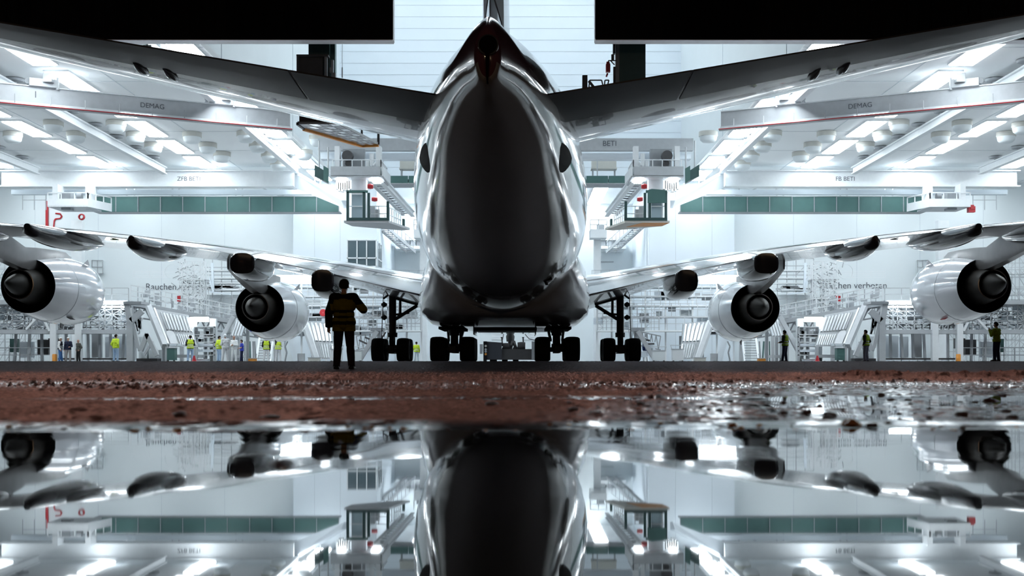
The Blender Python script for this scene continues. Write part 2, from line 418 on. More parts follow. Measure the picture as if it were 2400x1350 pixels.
# horizontal tail
TAIL = [(1.0, 42.5, 7.5, 31.8, 6.86, .50, .50), (2.2, 41.4, 7.56, 31.45, 6.98, .48, .48), (7.0, 37.8, 8.02, 30.4, 7.55, .36, .38), (12.0, 34.1, 8.50, 29.3, 8.16, .25, .27), (15.2, 31.7, 8.85, 28.6, 8.55, .15, .16)]
tt_ = smooth_tab(TAIL, [1.0, 2.2, 3.4, 4.6, 5.8, 7, 8.2, 9.5, 10.7, 12, 13.4, 14.6, 15.2])
for sg in (-1, 1):
    tp = MB().loft([section((r[1], r[2]), (r[3], r[4]), r[5], r[6], sg, X0+sg*r[0]) for r in tt_]).build('tailplane', M['tail'], plane, smooth=40)
    def tsurf(s, t, off=0.0):
        r = smooth_tab(TAIL, [s])[0]
        return Vector((X0+sg*s, r[1]+(r[3]-r[1])*t, r[2]+(r[4]-r[2])*t-r[6]*yt(t)-off))
    # elevators: two panels proud of the lower skin by a few millimetres, with a gap between them
    for s0, s1 in ((1.3, 5.05), (5.12, 14.4)):
        e = MB(); n = 12
        rows = []
        for k in range(n+1):
            s = s0+(s1-s0)*k/n
            rows.append([tsurf(s, .66+.34*q/6, .02) for q in range(7)]+[tsurf(s, .66+.34*q/6, -.02) for q in range(6, -1, -1)])
        e.loft(rows).build('elevator', M['under'], tp, smooth=40)
    for s in (8.6, 9.3):
        a = tsurf(s, .62, .06)
        rows = []
        for k in range(9):
            t = k/8; r_ = .11*math.sin(PI*min(.97, max(.03, t)))**.6
            c_ = tsurf(s, .50+.2*t, .02)
            rows.append([c_+Vector((r_*math.cos(2*PI*i/10), 0, r_*math.sin(2*PI*i/10))) for i in range(10)])
        MB().loft(rows).build('hinge_fairing', M['wingpaint'], tp, smooth=True)
    # dark seal opening where the tailplane pivots
    rows = []
    for k in range(9):
        t = k/8; d = 34.6+2.6*t
        f_ = smooth_tab(FUS, [d])[0]
        zc_ = f_[1]+(f_[2]-f_[1])*.47
        zz = 6.1-.2*math.sin(PI*t)
        dz = .34*math.sin(PI*(0.05+.9*t))+.02
        def hw_at(z): 
            q = (z-zc_)/((f_[2]-zc_) if z > zc_ else (zc_-f_[1])); return f_[3]*math.sqrt(max(0, 1-q*q))
        rows.append([Vector((X0+sg*(hw_at(z)+.006), d, z)) for z in (zz-dz, zz-dz*.4, zz+dz*.4, zz+dz)]+[Vector((X0+sg*(hw_at(z)-.05), d, z)) for z in (zz+dz, zz+dz*.4, zz-dz*.4, zz-dz)])
    MB().loft(rows).build('trim_opening', M['soot'], fus)

# fin with rudder
def fsec(z, dle, dte, th):
    pts = []
    ts = foil(12)
    for t in ts: pts.append(Vector((X0+th*yt(t), dle+(dte-dle)*t, z)))
    for t in ts[::-1][1:-1]: pts.append(Vector((X0-th*yt(t), dle+(dte-dle)*t, z)))
    return pts
FIN = [(8.2, 44.2, 30.6, .42), (10, 42.6, 30.3, .42), (13, 40.2, 29.8, .38), (17, 37.0, 29.1, .32), (21, 33.8, 28.4, .25), (23.6, 31.6, 27.9, .18), (24.0, 30.6, 28.0, .08)]
fin = MB().loft([fsec(*f) for f in FIN]).build('tail_fin', M['maroon'], plane, smooth=40)
def rud(z, a, b):
    for f, g in zip(FIN[:-1], FIN[1:]):
        if f[0] <= z <= g[0]:
            k = (z-f[0])/(g[0]-f[0]); q = [f[i]+(g[i]-f[i])*k for i in range(4)]
    return [Vector((X0+sd*(q[3]*yt(t)+.015), q[1]+(q[2]-q[1])*t, z)) for sd in (1,) for t in (.68, .78, .88, .97)]+[Vector((X0-(q[3]*yt(t)+.015), q[1]+(q[2]-q[1])*t, z)) for t in (.97, .88, .78, .68)]
for z0, z1 in ((9.3, 15.6), (15.7, 22.8)):
    MB().loft([rud(z0+(z1-z0)*k/6, 0, 0) for k in range(7)]).build('rudder', M['rudder'], fin, smooth=40)

# belly fairing
def bring(D, half):
    pts = [Vector((X0+x, D, z)) for x, z in half]+[Vector((X0-x, D, z)) for x, z in half[::-1]]
    return pts
BEL = [(53.2, [(.4, 2.24), (1.0, 2.32), (1.7, 2.62), (2.3, 3.1), (2.7, 3.7), (2.9, 4.5), (2.6, 5.5)]),
       (55.5, [(.9, 1.98), (1.9, 2.06), (2.7, 2.34), (3.2, 2.82), (3.4, 3.5), (3.45, 4.5), (3.0, 5.5)]),
       (58, [(1.3, 1.76), (2.5, 1.80), (3.35, 1.98), (3.9, 2.4), (4.05, 3.0), (3.85, 4.3), (3.2, 5.6)]),
       (61, [(1.4, 1.70), (2.8, 1.72), (3.6, 1.86), (4.12, 2.3), (4.25, 2.95), (4.05, 4.3), (3.3, 5.6)]),
       (70, [(1.4, 1.70), (2.8, 1.72), (3.6, 1.86), (4.12, 2.3), (4.25, 2.95), (4.05, 4.3), (3.3, 5.6)]),
       (78, [(1.2, 1.80), (2.4, 1.84), (3.2, 2.05), (3.7, 2.5), (3.85, 3.1), (3.7, 4.3), (3.2, 5.6)]),
       (84, [(.5, 2.2), (1.2, 2.3), (2.0, 2.7), (2.6, 3.3), (2.9, 3.8), (3.0, 4.5), (2.6, 5.5)])]
bel = MB().loft([bring(D, h) for D, h in BEL]).build('belly_fairing', M['belly'], plane, smooth='all')
for sg in (-1, 1):
    MB().bb(X0+sg*2.05, X0+sg*3.3, 60.6, 65.6, 1.62, 1.75).build('gear_bay', M['soot'], bel)
    MB().box((X0+sg*1.5, 61.2, 1.58), (.06, 3.6, .5)).build('gear_door', M['fairing'], bel)
MB().bb(X0-1.5, X0+1.6, 62, 66, 1.58, 1.72).build('keel_strip', M['dark'], bel)

# engines
def engine(s, dn, zc, sg):
    x = X0+sg*s; c = (x, dn, zc)
    tw2 = 1
    pr = [(1.47, 0), (1.55, .6), (1.66, 1.4), (1.80, 2.6), (1.91, 3.9), (1.95, 5.0), (1.93, 5.9), (1.86, 6.6), (1.74, 7.1), (1.60, 7.3), (1.5, 7.2), (1.46, 6.6), (1.48, 5.4)]
    e = MB().lathe(pr, c, 'Y', 56).build('engine', M['nac'], plane, smooth='all')
    MB().lathe([(1.47, 0), (1.43, .0), (1.46, 1.2), (1.50, 2.6), (1.1, 2.7), (.2, 2.7)], c, 'Y', 48).build('bypass_duct', M['soot'], e, smooth=True)
    MB().lathe([(1.12, 2.7), (1.10, 1.4), (.98, .2), (.82, -.9), (.785, -1.2)], c, 'Y', 40).build('core_cowl', M['tdark'], e, smooth='all')
    MB().lathe([(.785, -1.18), (.80, -1.24), (.745, -1.25), (.735, -1.0), (.72, -.5)], c, 'Y', 40).build('core_nozzle', M['titan'], e, smooth=True)
    MB().lathe([(.73, -.55), (.3, -.55)], c, 'Y', 32).build('turbine_annulus', M['soot'], e)
    MB().lathe([(.62, -.5), (.63, -.95), (.56, -1.4), (.40, -2.0), (.20, -2.55), (.06, -2.8), (.005, -2.82)], c, 'Y', 40).build('exhaust_cone', M['tdark'], e, smooth='all')
    # pylon: from the wing underside to the core cowl, ending aft of the nozzle in a tapering foot
    a = smooth_tab(WING, [s])[0]
    rows = []
    for dd, zl, zh, hw in ((-8.0, 1.72, 1.86, .06), (-6, 1.42, 1.88, .22), (-3.6, 1.10, 1.9, .36), (-1.4, .86, 1.95, .42), (.0, .80, 2.05, .46), (1.2, .9, 2.1, .48), (2.5, 1.3, 2.15, .46), (4.5, 1.75, 2.2, .36), (6.0, 1.85, 2.05, .1)):
        zz = zc+zl; zt = zc+zh
        d = dn+dd
        wz = a[2]+(a[4]-a[2])*((d-a[1])/(a[3]-a[1]))
        if d < a[1]+.5: zt = max(zz+.1, wz-.02)
        rows.append([Vector((x-hw*.6, d, zz)), Vector((x+hw*.6, d, zz)), Vector((x+hw, d, zz+.3*(zt-zz))), Vector((x+hw, d, zt)), Vector((x-hw, d, zt)), Vector((x-hw, d, zz+.3*(zt-zz)))])
    MB().loft(rows).build('pylon', M['pylon'], e, smooth=40)
    # strake on the inboard side
    si = -sg
    rows = []
    p = [(1.92, 4.4, 0), (1.95, 5.6, 0), (2.35, 4.5, 0)]
    ang = math.radians(48)
    q = [Vector((x+si*r*math.cos(ang), dn+h, zc+r*math.sin(ang))) for r, h, _ in p]
    MB().prism(q, (.05, 0, .05)).build('strake', M['nac'], e)
    # reverser seam and small bottom drain mast
    MB().lathe([(1.798, 2.55), (1.812, 2.58), (1.808, 2.61), (1.80, 2.62)], c, 'Y', 48).build('cowl_seam', M['steel2'], e)
    MB().prism([(x-.02, dn+4.6, zc-1.90), (x-.02, dn+5.2, zc-1.90), (x-.02, dn+4.7, zc-2.15)], (.05, 0, 0)).build('drain_mast', M['dark'], e)
    if s > 20:
        MB().box((x-.9 if sg > 0 else x+1.0, dn+3.4, zc-1.60), (.38, .75, .02), rot=Euler((0, -.5*(1 if sg > 0 else -1), 0)).to_matrix()).build('notice_plate', M['red'] if sg > 0 else M['dark'], e)
for sg in (-1, 1):
    engine(14.9, 73.5, Z(722, 73.5), sg)
    engine(25.7, 65.7, Z(670, 65.7), sg)

# landing gear
def wheel(mb, x, y, r, wd, z=None):
    z = r if z is None else z
    mb.lathe([(r*.45, -wd*.42), (r*.62, -wd*.5), (r*.88, -wd*.5), (r*.97, -wd*.38), (r, -wd*.15), (r, wd*.15), (r*.97, wd*.38), (r*.88, wd*.5), (r*.62, wd*.5), (r*.45, wd*.42)], (x, y, z), 'X', 28)
    mb.lathe([(r*.45, -wd*.42), (.02, -wd*.3)], (x, y, z), 'X', 16); mb.lathe([(r*.45, wd*.42), (.02, wd*.3)], (x, y, z), 'X', 16)
def gear_leg(x, D, ztop, rows, off, wd, r, sg, kind):
    g = MB().tube((x, D, 1.5), (x, D, ztop), .2 if kind == 'wing' else .32, 14).tube((x, D, .55), (x, D, 1.55), .15 if kind == 'wing' else .2, 12).lathe([(.26, 1.35), (.27, 1.6)], (x, D, 0), 'Z', 14, True)
    o = g.build('landing_gear', M['gear'], plane, smooth=40)
    b = MB().bar((x, D+rows[0]-.2, .62), (x, D+rows[-1]+.2, .62), .3, .34)
    b.box((x, D, .75), (.5, .8, .35))
    b.build('bogie_beam', M['gear'], o)
    for dy in rows:
        a = MB().tube((x-off, D+dy, r), (x+off, D+dy, r), .11, 10); a.build('axle', M['gear'], o)
        for sx in (-1, 1):
            q = MB(); wheel(q, x+sx*off, D+dy, r, wd); q.build('wheel', M['tyre'], o, smooth=50)
    # torque link
    MB().bar((x, D-.24, 1.5), (x, D-.62, 1.1), .25, .1).bar((x, D-.62, 1.1), (x, D-.2, .75), .25, .1).build('torque_link', M['gear'], o)
    return o
for sg in (-1, 1):
    D = 66.9; x = X0+sg*6.23
    o = gear_leg(x, D, Z(684, D), (-.86, .86), .68, .66, .645, sg, 'wing')
    i = -sg
    zf = lambda y: Z(y, D)
    MB().tube((x, D, zf(752)), (x+i*1.32, D+.2, zf(716)), .10, 10).tube((x+i*.2, D, zf(698)), (x+i*1.38, D+.2, zf(712)), .11, 10).tube((x+i*.25, D, zf(737)), (x+i*.9, D+.1, zf(733)), .06, 8).build('side_brace', M['gear'], o, smooth=True)
    MB().tube((x+i*.42, D, zf(690)), (x+i*.42, D, zf(740)), .07, 8).bar((x+i*.1, D, zf(692)), (x+i*.5, D, zf(692)), .16).bar((x+i*.1, D, zf(737)), (x+i*.5, D, zf(737)), .12).build('actuator', M['gear'], o)
    MB().tube((x-i*.5, D, zf(690)), (x-i*.56, D-.4, zf(798)), .022, 6).tube((x-i*.1, D, zf(687)), (x-i*.5, D, zf(700)), .06, 6).build('hose', M['gear'], o)
    for yy in (714, 744):
        MB().lathe([(.05, -.2), (.17, -.05), (.06, .12)], (x-i*.42, D, zf(yy)), 'X', 10, True).build('light_pod', M['gear'], o)
    D = 63.0; x = X0+sg*2.63
    o = gear_leg(x, D, 1.85, (-1.65, 0, 1.65), .74, .74, .63, sg, 'body')
    MB().bar((x-.3, D+.2, 1.1), (x-.42, D+1.2, 1.75), .12).bar((x+.3, D+.2, 1.1), (x+.42, D+1.2, 1.75), .12).tube((x+.28, D-.2, .7), (x+.34, D-.1, 1.65), .06, 8).build('drag_brace', M['gear'], o)
D = 95.0; x = X0-.0
o = MB().tube((x, D, .55), (x, D, 2.9), .17, 12).tube((x, D, 1.5), (x+.0, D+1.8, 2.8), .1, 8).lathe([(.3, 1.6), (.34, 2.0), (.22, 2.3)], (x, D, 0), 'Z', 12, True).build('landing_gear', M['gear'], plane, smooth=40)
for sx in (-1, 1):
    q = MB(); wheel(q, x+sx*.42, D, .6, .45); q.build('wheel', M['tyre'], o, smooth=50)
MB().tube((x-.42, D, .6), (x+.42, D, .6), .09, 8).build('axle', M['gear'], o)
# ---------------------------------------------------------------- apron with the puddle
def vnoise(x, y, seed):
    xi = np.floor(x).astype(np.int64); yi = np.floor(y).astype(np.int64)
    fx = x-xi; fy = y-yi; fx = fx*fx*(3-2*fx); fy = fy*fy*(3-2*fy)
    def h(a, b):
        n = (a*374761393+b*668265263+seed*974634541) & 0x7fffffff
        n = ((n ^ (n >> 13))*1274126177) & 0x7fffffff
        return ((n ^ (n >> 16)) & 0xffff)/65535.0
    return (h(xi, yi)*(1-fx)+h(xi+1, yi)*fx)*(1-fy)+(h(xi, yi+1)*(1-fx)+h(xi+1, yi+1)*fx)*fy
def fbm(x, y, seed, o=4):
    s_ = 0; a = .5; t = 0
    for k in range(o):
        s_ = s_+a*vnoise(x*2**k, y*2**k, seed+k*17); t += a; a *= .5
    return s_/t
def sst(a, b, v): 
    t = np.clip((v-a)/(b-a), 0, 1); return t*t*(3-2*t)
def apron_fields(x, y, full=False):
    """height above the water plane, dirt amount, wetness at ground points"""
    u = x/np.maximum(y, .5)                      # bearing only used for the extent of the wet ground to the right
    big = fbm(x*.6, y*.35, 3)-.5
    med = fbm(x*3.0, y*1.6, 5)-.5
    fine = fbm(x*28, y*16, 9, 3)-.5
    clod = np.maximum(0, fbm(x*19, y*17, 21, 3)-.54)*.09
    patch = sst(.40, .62, fbm(x*1.1, y*.8, 61, 3))
    shore = 2.75+.18*big+.10*med+.05*np.sin(x*1.3)+.015*np.abs(x)
    h = -.05+.052*sst(shore-.5, shore+.08, y)
    ridge = sst(shore, shore+.22, y)*(1-sst(4.6, 5.1, y+.3*big))*.003+np.exp(-((y-shore-.2)/.14)**2)*(.004+.008*vnoise(x*2.3, y*0, 71))*(1-sst(1.0, 2.2, x))
    mid = sst(5.1, 5.8, y+.3*big)*.005
    wet_right = sst(-.1+.06*(y-3), .75+.06*(y-3), x-.45*(y-3)*.3+.5*big)*(1-sst(7.6, 9.2, y+.6*big-.12*x))
    track = np.exp(-((y-(5.15+.08*x+.1*med))/.16)**2)*sst(-2.2, -1.2, x)
    tr2 = np.clip(np.exp(-((y-(8.0+.02*x+.5*big))/.9)**2)*(.35+.9*(1-patch)), 0, 1)
    land = sst(shore, shore+.3, y)
    h = h+land*(ridge+mid+.004*med+.008*fine*sst(2.5, 4, y)+clod*(.35+.65*sst(5.5, 7, y))*(1-.6*sst(14, 20, y))*(1-.75*wet_right*(1-.5*sst(7.0, 8.5, y))))
    h = h-land*(.0052*wet_right+.006*track+.006*tr2*(1+fine*2))
    climb = sst(10, 46, y)
    h = h+.0085*sst(8, 13, y)+(-WATER-.012)*np.clip((y-22)/24, 0, 1)**1.0*(y > 22)
    dirt = np.clip(land*(1-.75*sst(9, 16, y+4*med)-.25*sst(15, 26, y+4*med))*(.75+.5*vnoise(x*.9, y*2.2, 91))*(1-.85*wet_right)*(1-.7*track)*(1-.55*tr2)+.25*(fine+.1)*sst(12, 20, y)+2.2*np.minimum(clod*25, .5)*land*(1-sst(12, 20, y)), 0, 1)
    # thick lumps of dirt far right
    lump = np.exp(-((y-(11.6+.8*med))/.5)**2)*sst(2.6, 3.2, x+.4*med)*(.5+.9*fbm(x*2.2, y*2, 31, 3))
    h = h+.085*lump*np.clip(fbm(x*1.4, y, 41, 2)*2.4-.6, 0, 1); dirt = np.maximum(dirt, np.clip(lump*2, 0, 1))
    wet = np.clip((wet_right+track+.7*tr2+(1-land))*(1-np.clip(clod*60, 0, .9)), 0, 1)
    if full: return h, dirt, wet, np.clip(np.exp(-((y-shore-.05)/.16)**2)+.5*track+.35*wet_right+.75*lump, 0, 1)  # darkens damp soil; along the shore also paints the bank's shaded side
    return h, dirt, wet
nr, nc = 640, 1080
yy = np.geomspace(.35, DOOR, nr); uu = np.linspace(-1, 1, nc)
ext = np.concatenate([-np.geomspace(60, .05, 26), np.zeros(nc), np.geomspace(.05, 60, 26)])
uu = np.concatenate([-np.ones(26), uu, np.ones(26)]); nc += 52
Yg = np.repeat(yy[:, None], nc, 1); Xg = uu[None, :]*(1.0+.50*Yg)+ext[None, :]
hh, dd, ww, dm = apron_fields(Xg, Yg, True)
zz = WATER+hh
co_ = np.stack([Xg, Yg, zz], -1).reshape(-1, 3)
idx = np.arange(nr*nc).reshape(nr, nc)
quads = np.stack([idx[:-1, :-1], idx[:-1, 1:], idx[1:, 1:], idx[1:, :-1]], -1).reshape(-1, 4)
me = bpy.data.meshes.new('ground')
me.vertices.add(nr*nc); me.vertices.foreach_set('co', co_.ravel().astype(np.float32))
me.loops.add(quads.size); me.loops.foreach_set('vertex_index', quads.ravel().astype(np.int32))
me.polygons.add(len(quads)); me.polygons.foreach_set('loop_start', np.arange(0, quads.size, 4, dtype=np.int32))
me.update(calc_edges=True)
me.polygons.foreach_set('use_smooth', [True]*len(quads))
for nm, arr in (('dirt', dd), ('wet', ww), ('damp_shade', dm)):
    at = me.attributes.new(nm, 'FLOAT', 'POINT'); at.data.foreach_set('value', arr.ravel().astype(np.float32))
ground = bpy.data.objects.new('ground', me); COL.objects.link(ground); ground['kind'] = 'structure'
gm = bpy.data.materials.new('dirty_wet_apron'); gm.use_nodes = True
nt = gm.node_tree; N = nt.nodes; L = nt.links; N.clear()
out = N.new('ShaderNodeOutputMaterial')
tc = N.new('ShaderNodeTexCoord')
def noise(sc, det=6, rough=.6):
    n = N.new('ShaderNodeTexNoise'); n.inputs['Scale'].default_value = sc; n.inputs['Detail'].default_value = det; n.inputs['Roughness'].default_value = rough
    L.new(tc.outputs['Object'], n.inputs['Vector']); return n
def ramp(src, pts):
    r = N.new('ShaderNodeValToRGB'); e = r.color_ramp.elements
    e[0].position, e[0].color = pts[0][0], (*pts[0][1], 1); e[1].position, e[1].color = pts[1][0], (*pts[1][1], 1)
    L.new(src, r.inputs[0]); return r
ad = N.new('ShaderNodeAttribute'); ad.attribute_name = 'dirt'
aw = N.new('ShaderNodeAttribute'); aw.attribute_name = 'wet'
n1, n2 = noise(55, 8, .75), noise(6)
cd = ramp(n1.outputs['Fac'], [(.36, (.09, .034, .026)), (.70, (.62, .27, .20))])
ca = ramp(n2.outputs['Fac'], [(.3, (.028, .028, .031)), (.75, (.10, .098, .104))])
def mixc(f, a, b):
    m_ = N.new('ShaderNodeMix'); m_.data_type = 'RGBA'
    L.new(f, m_.inputs['Factor']); L.new(a, m_.inputs['A']); L.new(b, m_.inputs['B']); return m_.outputs['Result']
colr = mixc(ad.outputs['Fac'], ca.outputs['Color'], cd.outputs['Color'])
dp_ = N.new('ShaderNodeAttribute'); dp_.attribute_name = 'damp_shade'
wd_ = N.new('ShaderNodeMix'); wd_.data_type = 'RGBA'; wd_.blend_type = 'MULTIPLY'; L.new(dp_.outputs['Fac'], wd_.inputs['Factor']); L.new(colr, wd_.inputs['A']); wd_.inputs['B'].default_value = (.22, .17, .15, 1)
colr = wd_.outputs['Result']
bp = N.new('ShaderNodeBump'); bp.inputs['Strength'].default_value = .9; bp.inputs['Distance'].default_value = .014
L.new(n1.outputs['Fac'], bp.inputs['Height'])
df = N.new('ShaderNodeBsdfDiffuse'); dk = N.new('ShaderNodeMix'); dk.data_type = 'RGBA'; dk.blend_type = 'MULTIPLY'; dk.inputs['Factor'].default_value = 1; dk.inputs['B'].default_value = (.9, .85, .85, 1); L.new(colr, dk.inputs['A']); L.new(dk.outputs['Result'], df.inputs['Color']); L.new(bp.outputs['Normal'], df.inputs['Normal'])
gl = N.new('ShaderNodeBsdfGlossy'); L.new(colr, gl.inputs['Color']); gl.inputs['Roughness'].default_value = .26; L.new(bp.outputs['Normal'], gl.inputs['Normal'])
m1 = N.new('ShaderNodeMixShader'); m1.inputs[0].default_value = .72; L.new(df.outputs[0], m1.inputs[1]); L.new(gl.outputs[0], m1.inputs[2])
# wet film
gw = N.new('ShaderNodeBsdfGlossy'); gw.inputs['Roughness'].default_value = .085; gw.inputs['Color'].default_value = (.8, .8, .8, 1)
fr = N.new('ShaderNodeFresnel'); fr.inputs['IOR'].default_value = 1.33
mt = N.new('ShaderNodeMath'); mt.operation = 'MULTIPLY'; L.new(fr.outputs[0], mt.inputs[0]); L.new(aw.outputs['Fac'], mt.inputs[1])
mt2 = N.new('ShaderNodeMath'); mt2.operation = 'MULTIPLY'; L.new(mt.outputs[0], mt2.inputs[0]); mt2.inputs[1].default_value = .85
m2 = N.new('ShaderNodeMixShader'); L.new(mt2.outputs[0], m2.inputs[0]); L.new(m1.outputs[0], m2.inputs[1]); L.new(gw.outputs[0], m2.inputs[2])
L.new(m2.outputs[0], out.inputs[0])
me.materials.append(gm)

# water: one level sheet, the ground rises through it
nr2, nc2 = 160, 164
yw = np.geomspace(.35, 12.5, nr2); 
Yw = np.repeat(yw[:, None], nc2, 1); uw = np.concatenate([-np.ones(12), np.linspace(-1, 1, nc2-24), np.ones(12)]); ew = np.concatenate([-np.geomspace(40, .2, 12), np.zeros(nc2-24), np.geomspace(.2, 40, 12)])
Xw = uw[None, :]*(1.4+.6*Yw)+ew[None, :]
amp = .0002*sst(.9, 1.6, Yw)+.0006*sst(1.6, 2.7, Yw)
zw = WATER+amp*(fbm(Xw*5, Yw*16, 51, 3)-.5)
wmb = np.stack([Xw, Yw, zw], -1).reshape(-1, 3)
idx = np.arange(nr2*nc2).reshape(nr2, nc2)
quads = np.stack([idx[:-1, :-1], idx[:-1, 1:], idx[1:, 1:], idx[1:, :-1]], -1).reshape(-1, 4)
me = bpy.data.meshes.new('puddle'); me.from_pydata(wmb.tolist(), [], quads.tolist())
me.polygons.foreach_set('use_smooth', [True]*len(quads))
pud = bpy.data.objects.new('puddle', me); COL.objects.link(pud)
pud['kind'] = 'stuff'; tag(pud, 'wide shallow puddle on the apron mirroring the hall', 'puddle')
wm_ = mat('still_water', (.012, .013, .014), .02, spec=.5, var=0)
wm_.node_tree.nodes['Principled BSDF'].inputs['IOR'].default_value = 1.33
me.materials.append(wm_)
# ---------------------------------------------------------------- cranes, catwalks and vents under the ceiling
def text(name, s, size, loc, m, parent, rot=(PI/2, 0, 0), align='LEFT', ext=.004):
    cu = bpy.data.curves.new(name, 'FONT'); cu.body = s; cu.size = size; cu.align_x = align; cu.extrude = ext
    cu.materials.append(m)
    tmp = bpy.data.objects.new(name, cu); COL.objects.link(tmp)
    me_ = bpy.data.meshes.new_from_object(tmp.evaluated_get(bpy.context.evaluated_depsgraph_get()))
    bpy.data.objects.remove(tmp)
    o = bpy.data.objects.new(name, me_); COL.objects.link(o)
    o.rotation_euler = rot
    if parent is not None:
        o.parent = parent; o.location = Vector(loc)-Vector(parent['_o'])
    else: o.location = loc
    return o
def ibeam(mb, p, q, w, h, t=.05):
    """I-section along p>q (horizontal run), p,q at the middle of the section"""
    p, q = Vector(p), Vector(q); up = Vector((0, 0, h/2-t/2))
    mb.bar(p+up, q+up, w, t); mb.bar(p-up, q-up, w, t); mb.bar(p, q, t, h)
    return mb
def rail_fence(mb, pts, h=1.1, r=.03, step=1.5, n=3):
    """guard rail along a polyline"""
    for a, b in zip(pts[:-1], pts[1:]):
        a, b = Vector(a), Vector(b); L_ = (b-a).length; k = max(1, round(L_/step))
        for i in range(k+1):
            p = a+(b-a)*i/k; mb.bar(p, p+Vector((0, 0, h)), r*2)
        for i in range(1, n+1):
            z = Vector((0, 0, h*i/n)); mb.bar(a+z, b+z, r*2)
    return mb

SIDE = {0: 'left', 1: 'right'}
for fl in (0, 1):
    MB.flip = bool(fl); sd = SIDE[fl]
    # runway rails hung from the ceiling
    for x, y0, y1, what in ((-18.9, 62, 104, 'innermost'), (-30.2, 62, 104, 'middle'), (-41.0, 62, 104, 'outermost')):
        r = thing('crane_rail', f'{what} white crane rail running under the ceiling {sd} of the airplane', 'crane rail', (x, 84, 16.4))
        ibeam(MB(), (x, y0, 16.3), (x, y1, 16.3), .42, .62, .09).build('rail_beam', M['steel'], r)
        MB().bar((x-.5, y0, 16.55), (x-.5, y1, 16.55), .12, .12).build('cable_duct', M['steel2'], r)
        y = y0+2
        while y < y1:
            MB().lathe([(.12, 16.6), (.12, 16.78), (.5, 16.82), (.55, 16.95), (.3, 17.0)], (x-.05, y, 0), 'Z', 12, True).build('hanger', M['steel2'], r, smooth=40)
            y += 4.6
    # skewed travelling crane girder
    a = Vector((-33.3, 68.0, 15.4)); b = Vector((-14.7, 77.8, 15.4)); d = (b-a).normalized(); nrm = Vector((d.y, -d.x, 0))
    g = thing('travelling_crane', f'slanting pale grey overhead crane girder with lettering, {sd} of the airplane', 'crane', ((a+b)/2).to_tuple())
    MB().bar(a, b, .55, .95).build('girder', M['steel2'], g)
    MB().bar(a-Vector((0, 0, .52)), b-Vector((0, 0, .52)), .8, .09).build('lower_flange', M['steel'], g)
    MB().bar(a+Vector((0, 0, .5)), b+Vector((0, 0, .5)), .7, .06).build('upper_flange', M['steel'], g)
    e = nrm*.62
    MB().tube(a+e-Vector((0, 0, .72)), b+e-Vector((0, 0, .72)), .10, 10).build('festoon_tube', M['steel2'], g, smooth=40)
    MB().tube(a+e*1.18-Vector((0, 0, .70)), b+e*1.18-Vector((0, 0, .70)), .03, 6).build('red_conductor', M['red'], g)
    for k in range(11):
        p = a+(b-a)*(k+.5)/11+e; MB().bar(p-Vector((0, 0, .1)), p-Vector((0, 0, .66)), .05).build('tube_bracket', M['steel2'], g)
    for k, nm in ((.30, 'trolley'), (.79, 'end_truck')):
        p = a+(b-a)*k
        m_ = MB().box(p+Vector((0, 0, .72)), (1.5, 1.0, .45), math.atan2(d.y, d.x)).box(p+Vector((.5, -.3, 1.0)), (.5, .5, .5)).tube(p+Vector((-.6, -.6, .8)), p+Vector((-.6, .6, .8)), .18, 10)
        m_.bar(p+Vector((-1.0, 0, .5)), p+Vector((-.5, 0, 1.1)), .1).bar(p+Vector((.9, 0, .4)), p+Vector((.9, 0, 1.1)), .12)
        m_.build(nm, M['steel2'], g)
    for k in (.28, .34, .53, .58):
        p = a+(b-a)*k-Vector((0, 0, .60))+nrm*.2
        MB().box(p, (.9, .35, .1), math.atan2(d.y, d.x)).build('tube_light', M['lamp'], g)
    MB.flip = False
    ang = math.atan2(d.y, d.x)*(-1 if fl else 1)
    def on_face(t, dz):
        p = a+(b-a)*t+nrm*.285+Vector((0, 0, dz))
        return Vector((2*XC-p.x, p.y, p.z)) if fl else p
    text('lettering', 'DEMAG', .42, on_face(.56, -.12) if not fl else on_face(.62, -.12), M['letter'], g, (PI/2, 0, ang))
    if not fl:
        text('lettering', '1', .55, on_face(.275, -.15), M['letter'], g, (PI/2, 0, ang))
    MB.flip = bool(fl)
    # wide straight girder in front of the back wall, with its box flange
    g = thing('bridge_girder', f'long level white girder across the {sd} wing bay in front of the back wall', 'girder', (-31, 105, 15.7))
    MB().bb(-44.4, -19.4, 104.7, 105.3, 15.12, 16.35).build('web', M['steel'], g)
    MB().bb(-44.6, -19.3, 104.4, 105.6, 15.02, 15.12).bb(-44.6, -19.3, 104.4, 105.6, 16.35, 16.42).build('flange', M['steel'], g)
    MB().bb(-44.2, -16.5, 106.2, 106.8, 14.6, 15.0).build('lower_beam', M['wall'], g)
    MB.flip = False
    x_ = X(415, 104.7) if not fl else X(1958, 104.7)
    text('lettering', 'ZFB BETI' if not fl else 'FB BETI', .52, (x_, 104.69, 15.55), M['letter'], g)
    MB.flip = bool(fl)
    # dark green screened catwalk hung below it
    g = thing('catwalk', f'long catwalk with dark green side screens, hung under the ceiling of the {sd} wing bay', 'catwalk', (-26.5, 110, 13.6))
    MB().bb(-38.2, -16.2, 109.6, 111.2, 13.48, 13.6).build('deck', M['grey'], g)
    x = -38.2; k = 0
    while x < -16.3:
        MB().bb(x+.03, min(x+1.95, -16.2), 109.55+.02*(k % 2), 109.62+.02*(k % 2), 13.5, 14.85).build('screen_panel', M['teal'], g); x += 2.0; k += 1
    m_ = MB().bar((-38.2, 109.5, 14.88), (-16.2, 109.5, 14.88), .06)
    for q in range(12):
        x = -38.2+2*q; m_.bar((x, 109.5, 13.5), (x, 109.5, 14.9), .07)
    m_.build('hand_rail', M['grey'], g)
    m_ = MB()
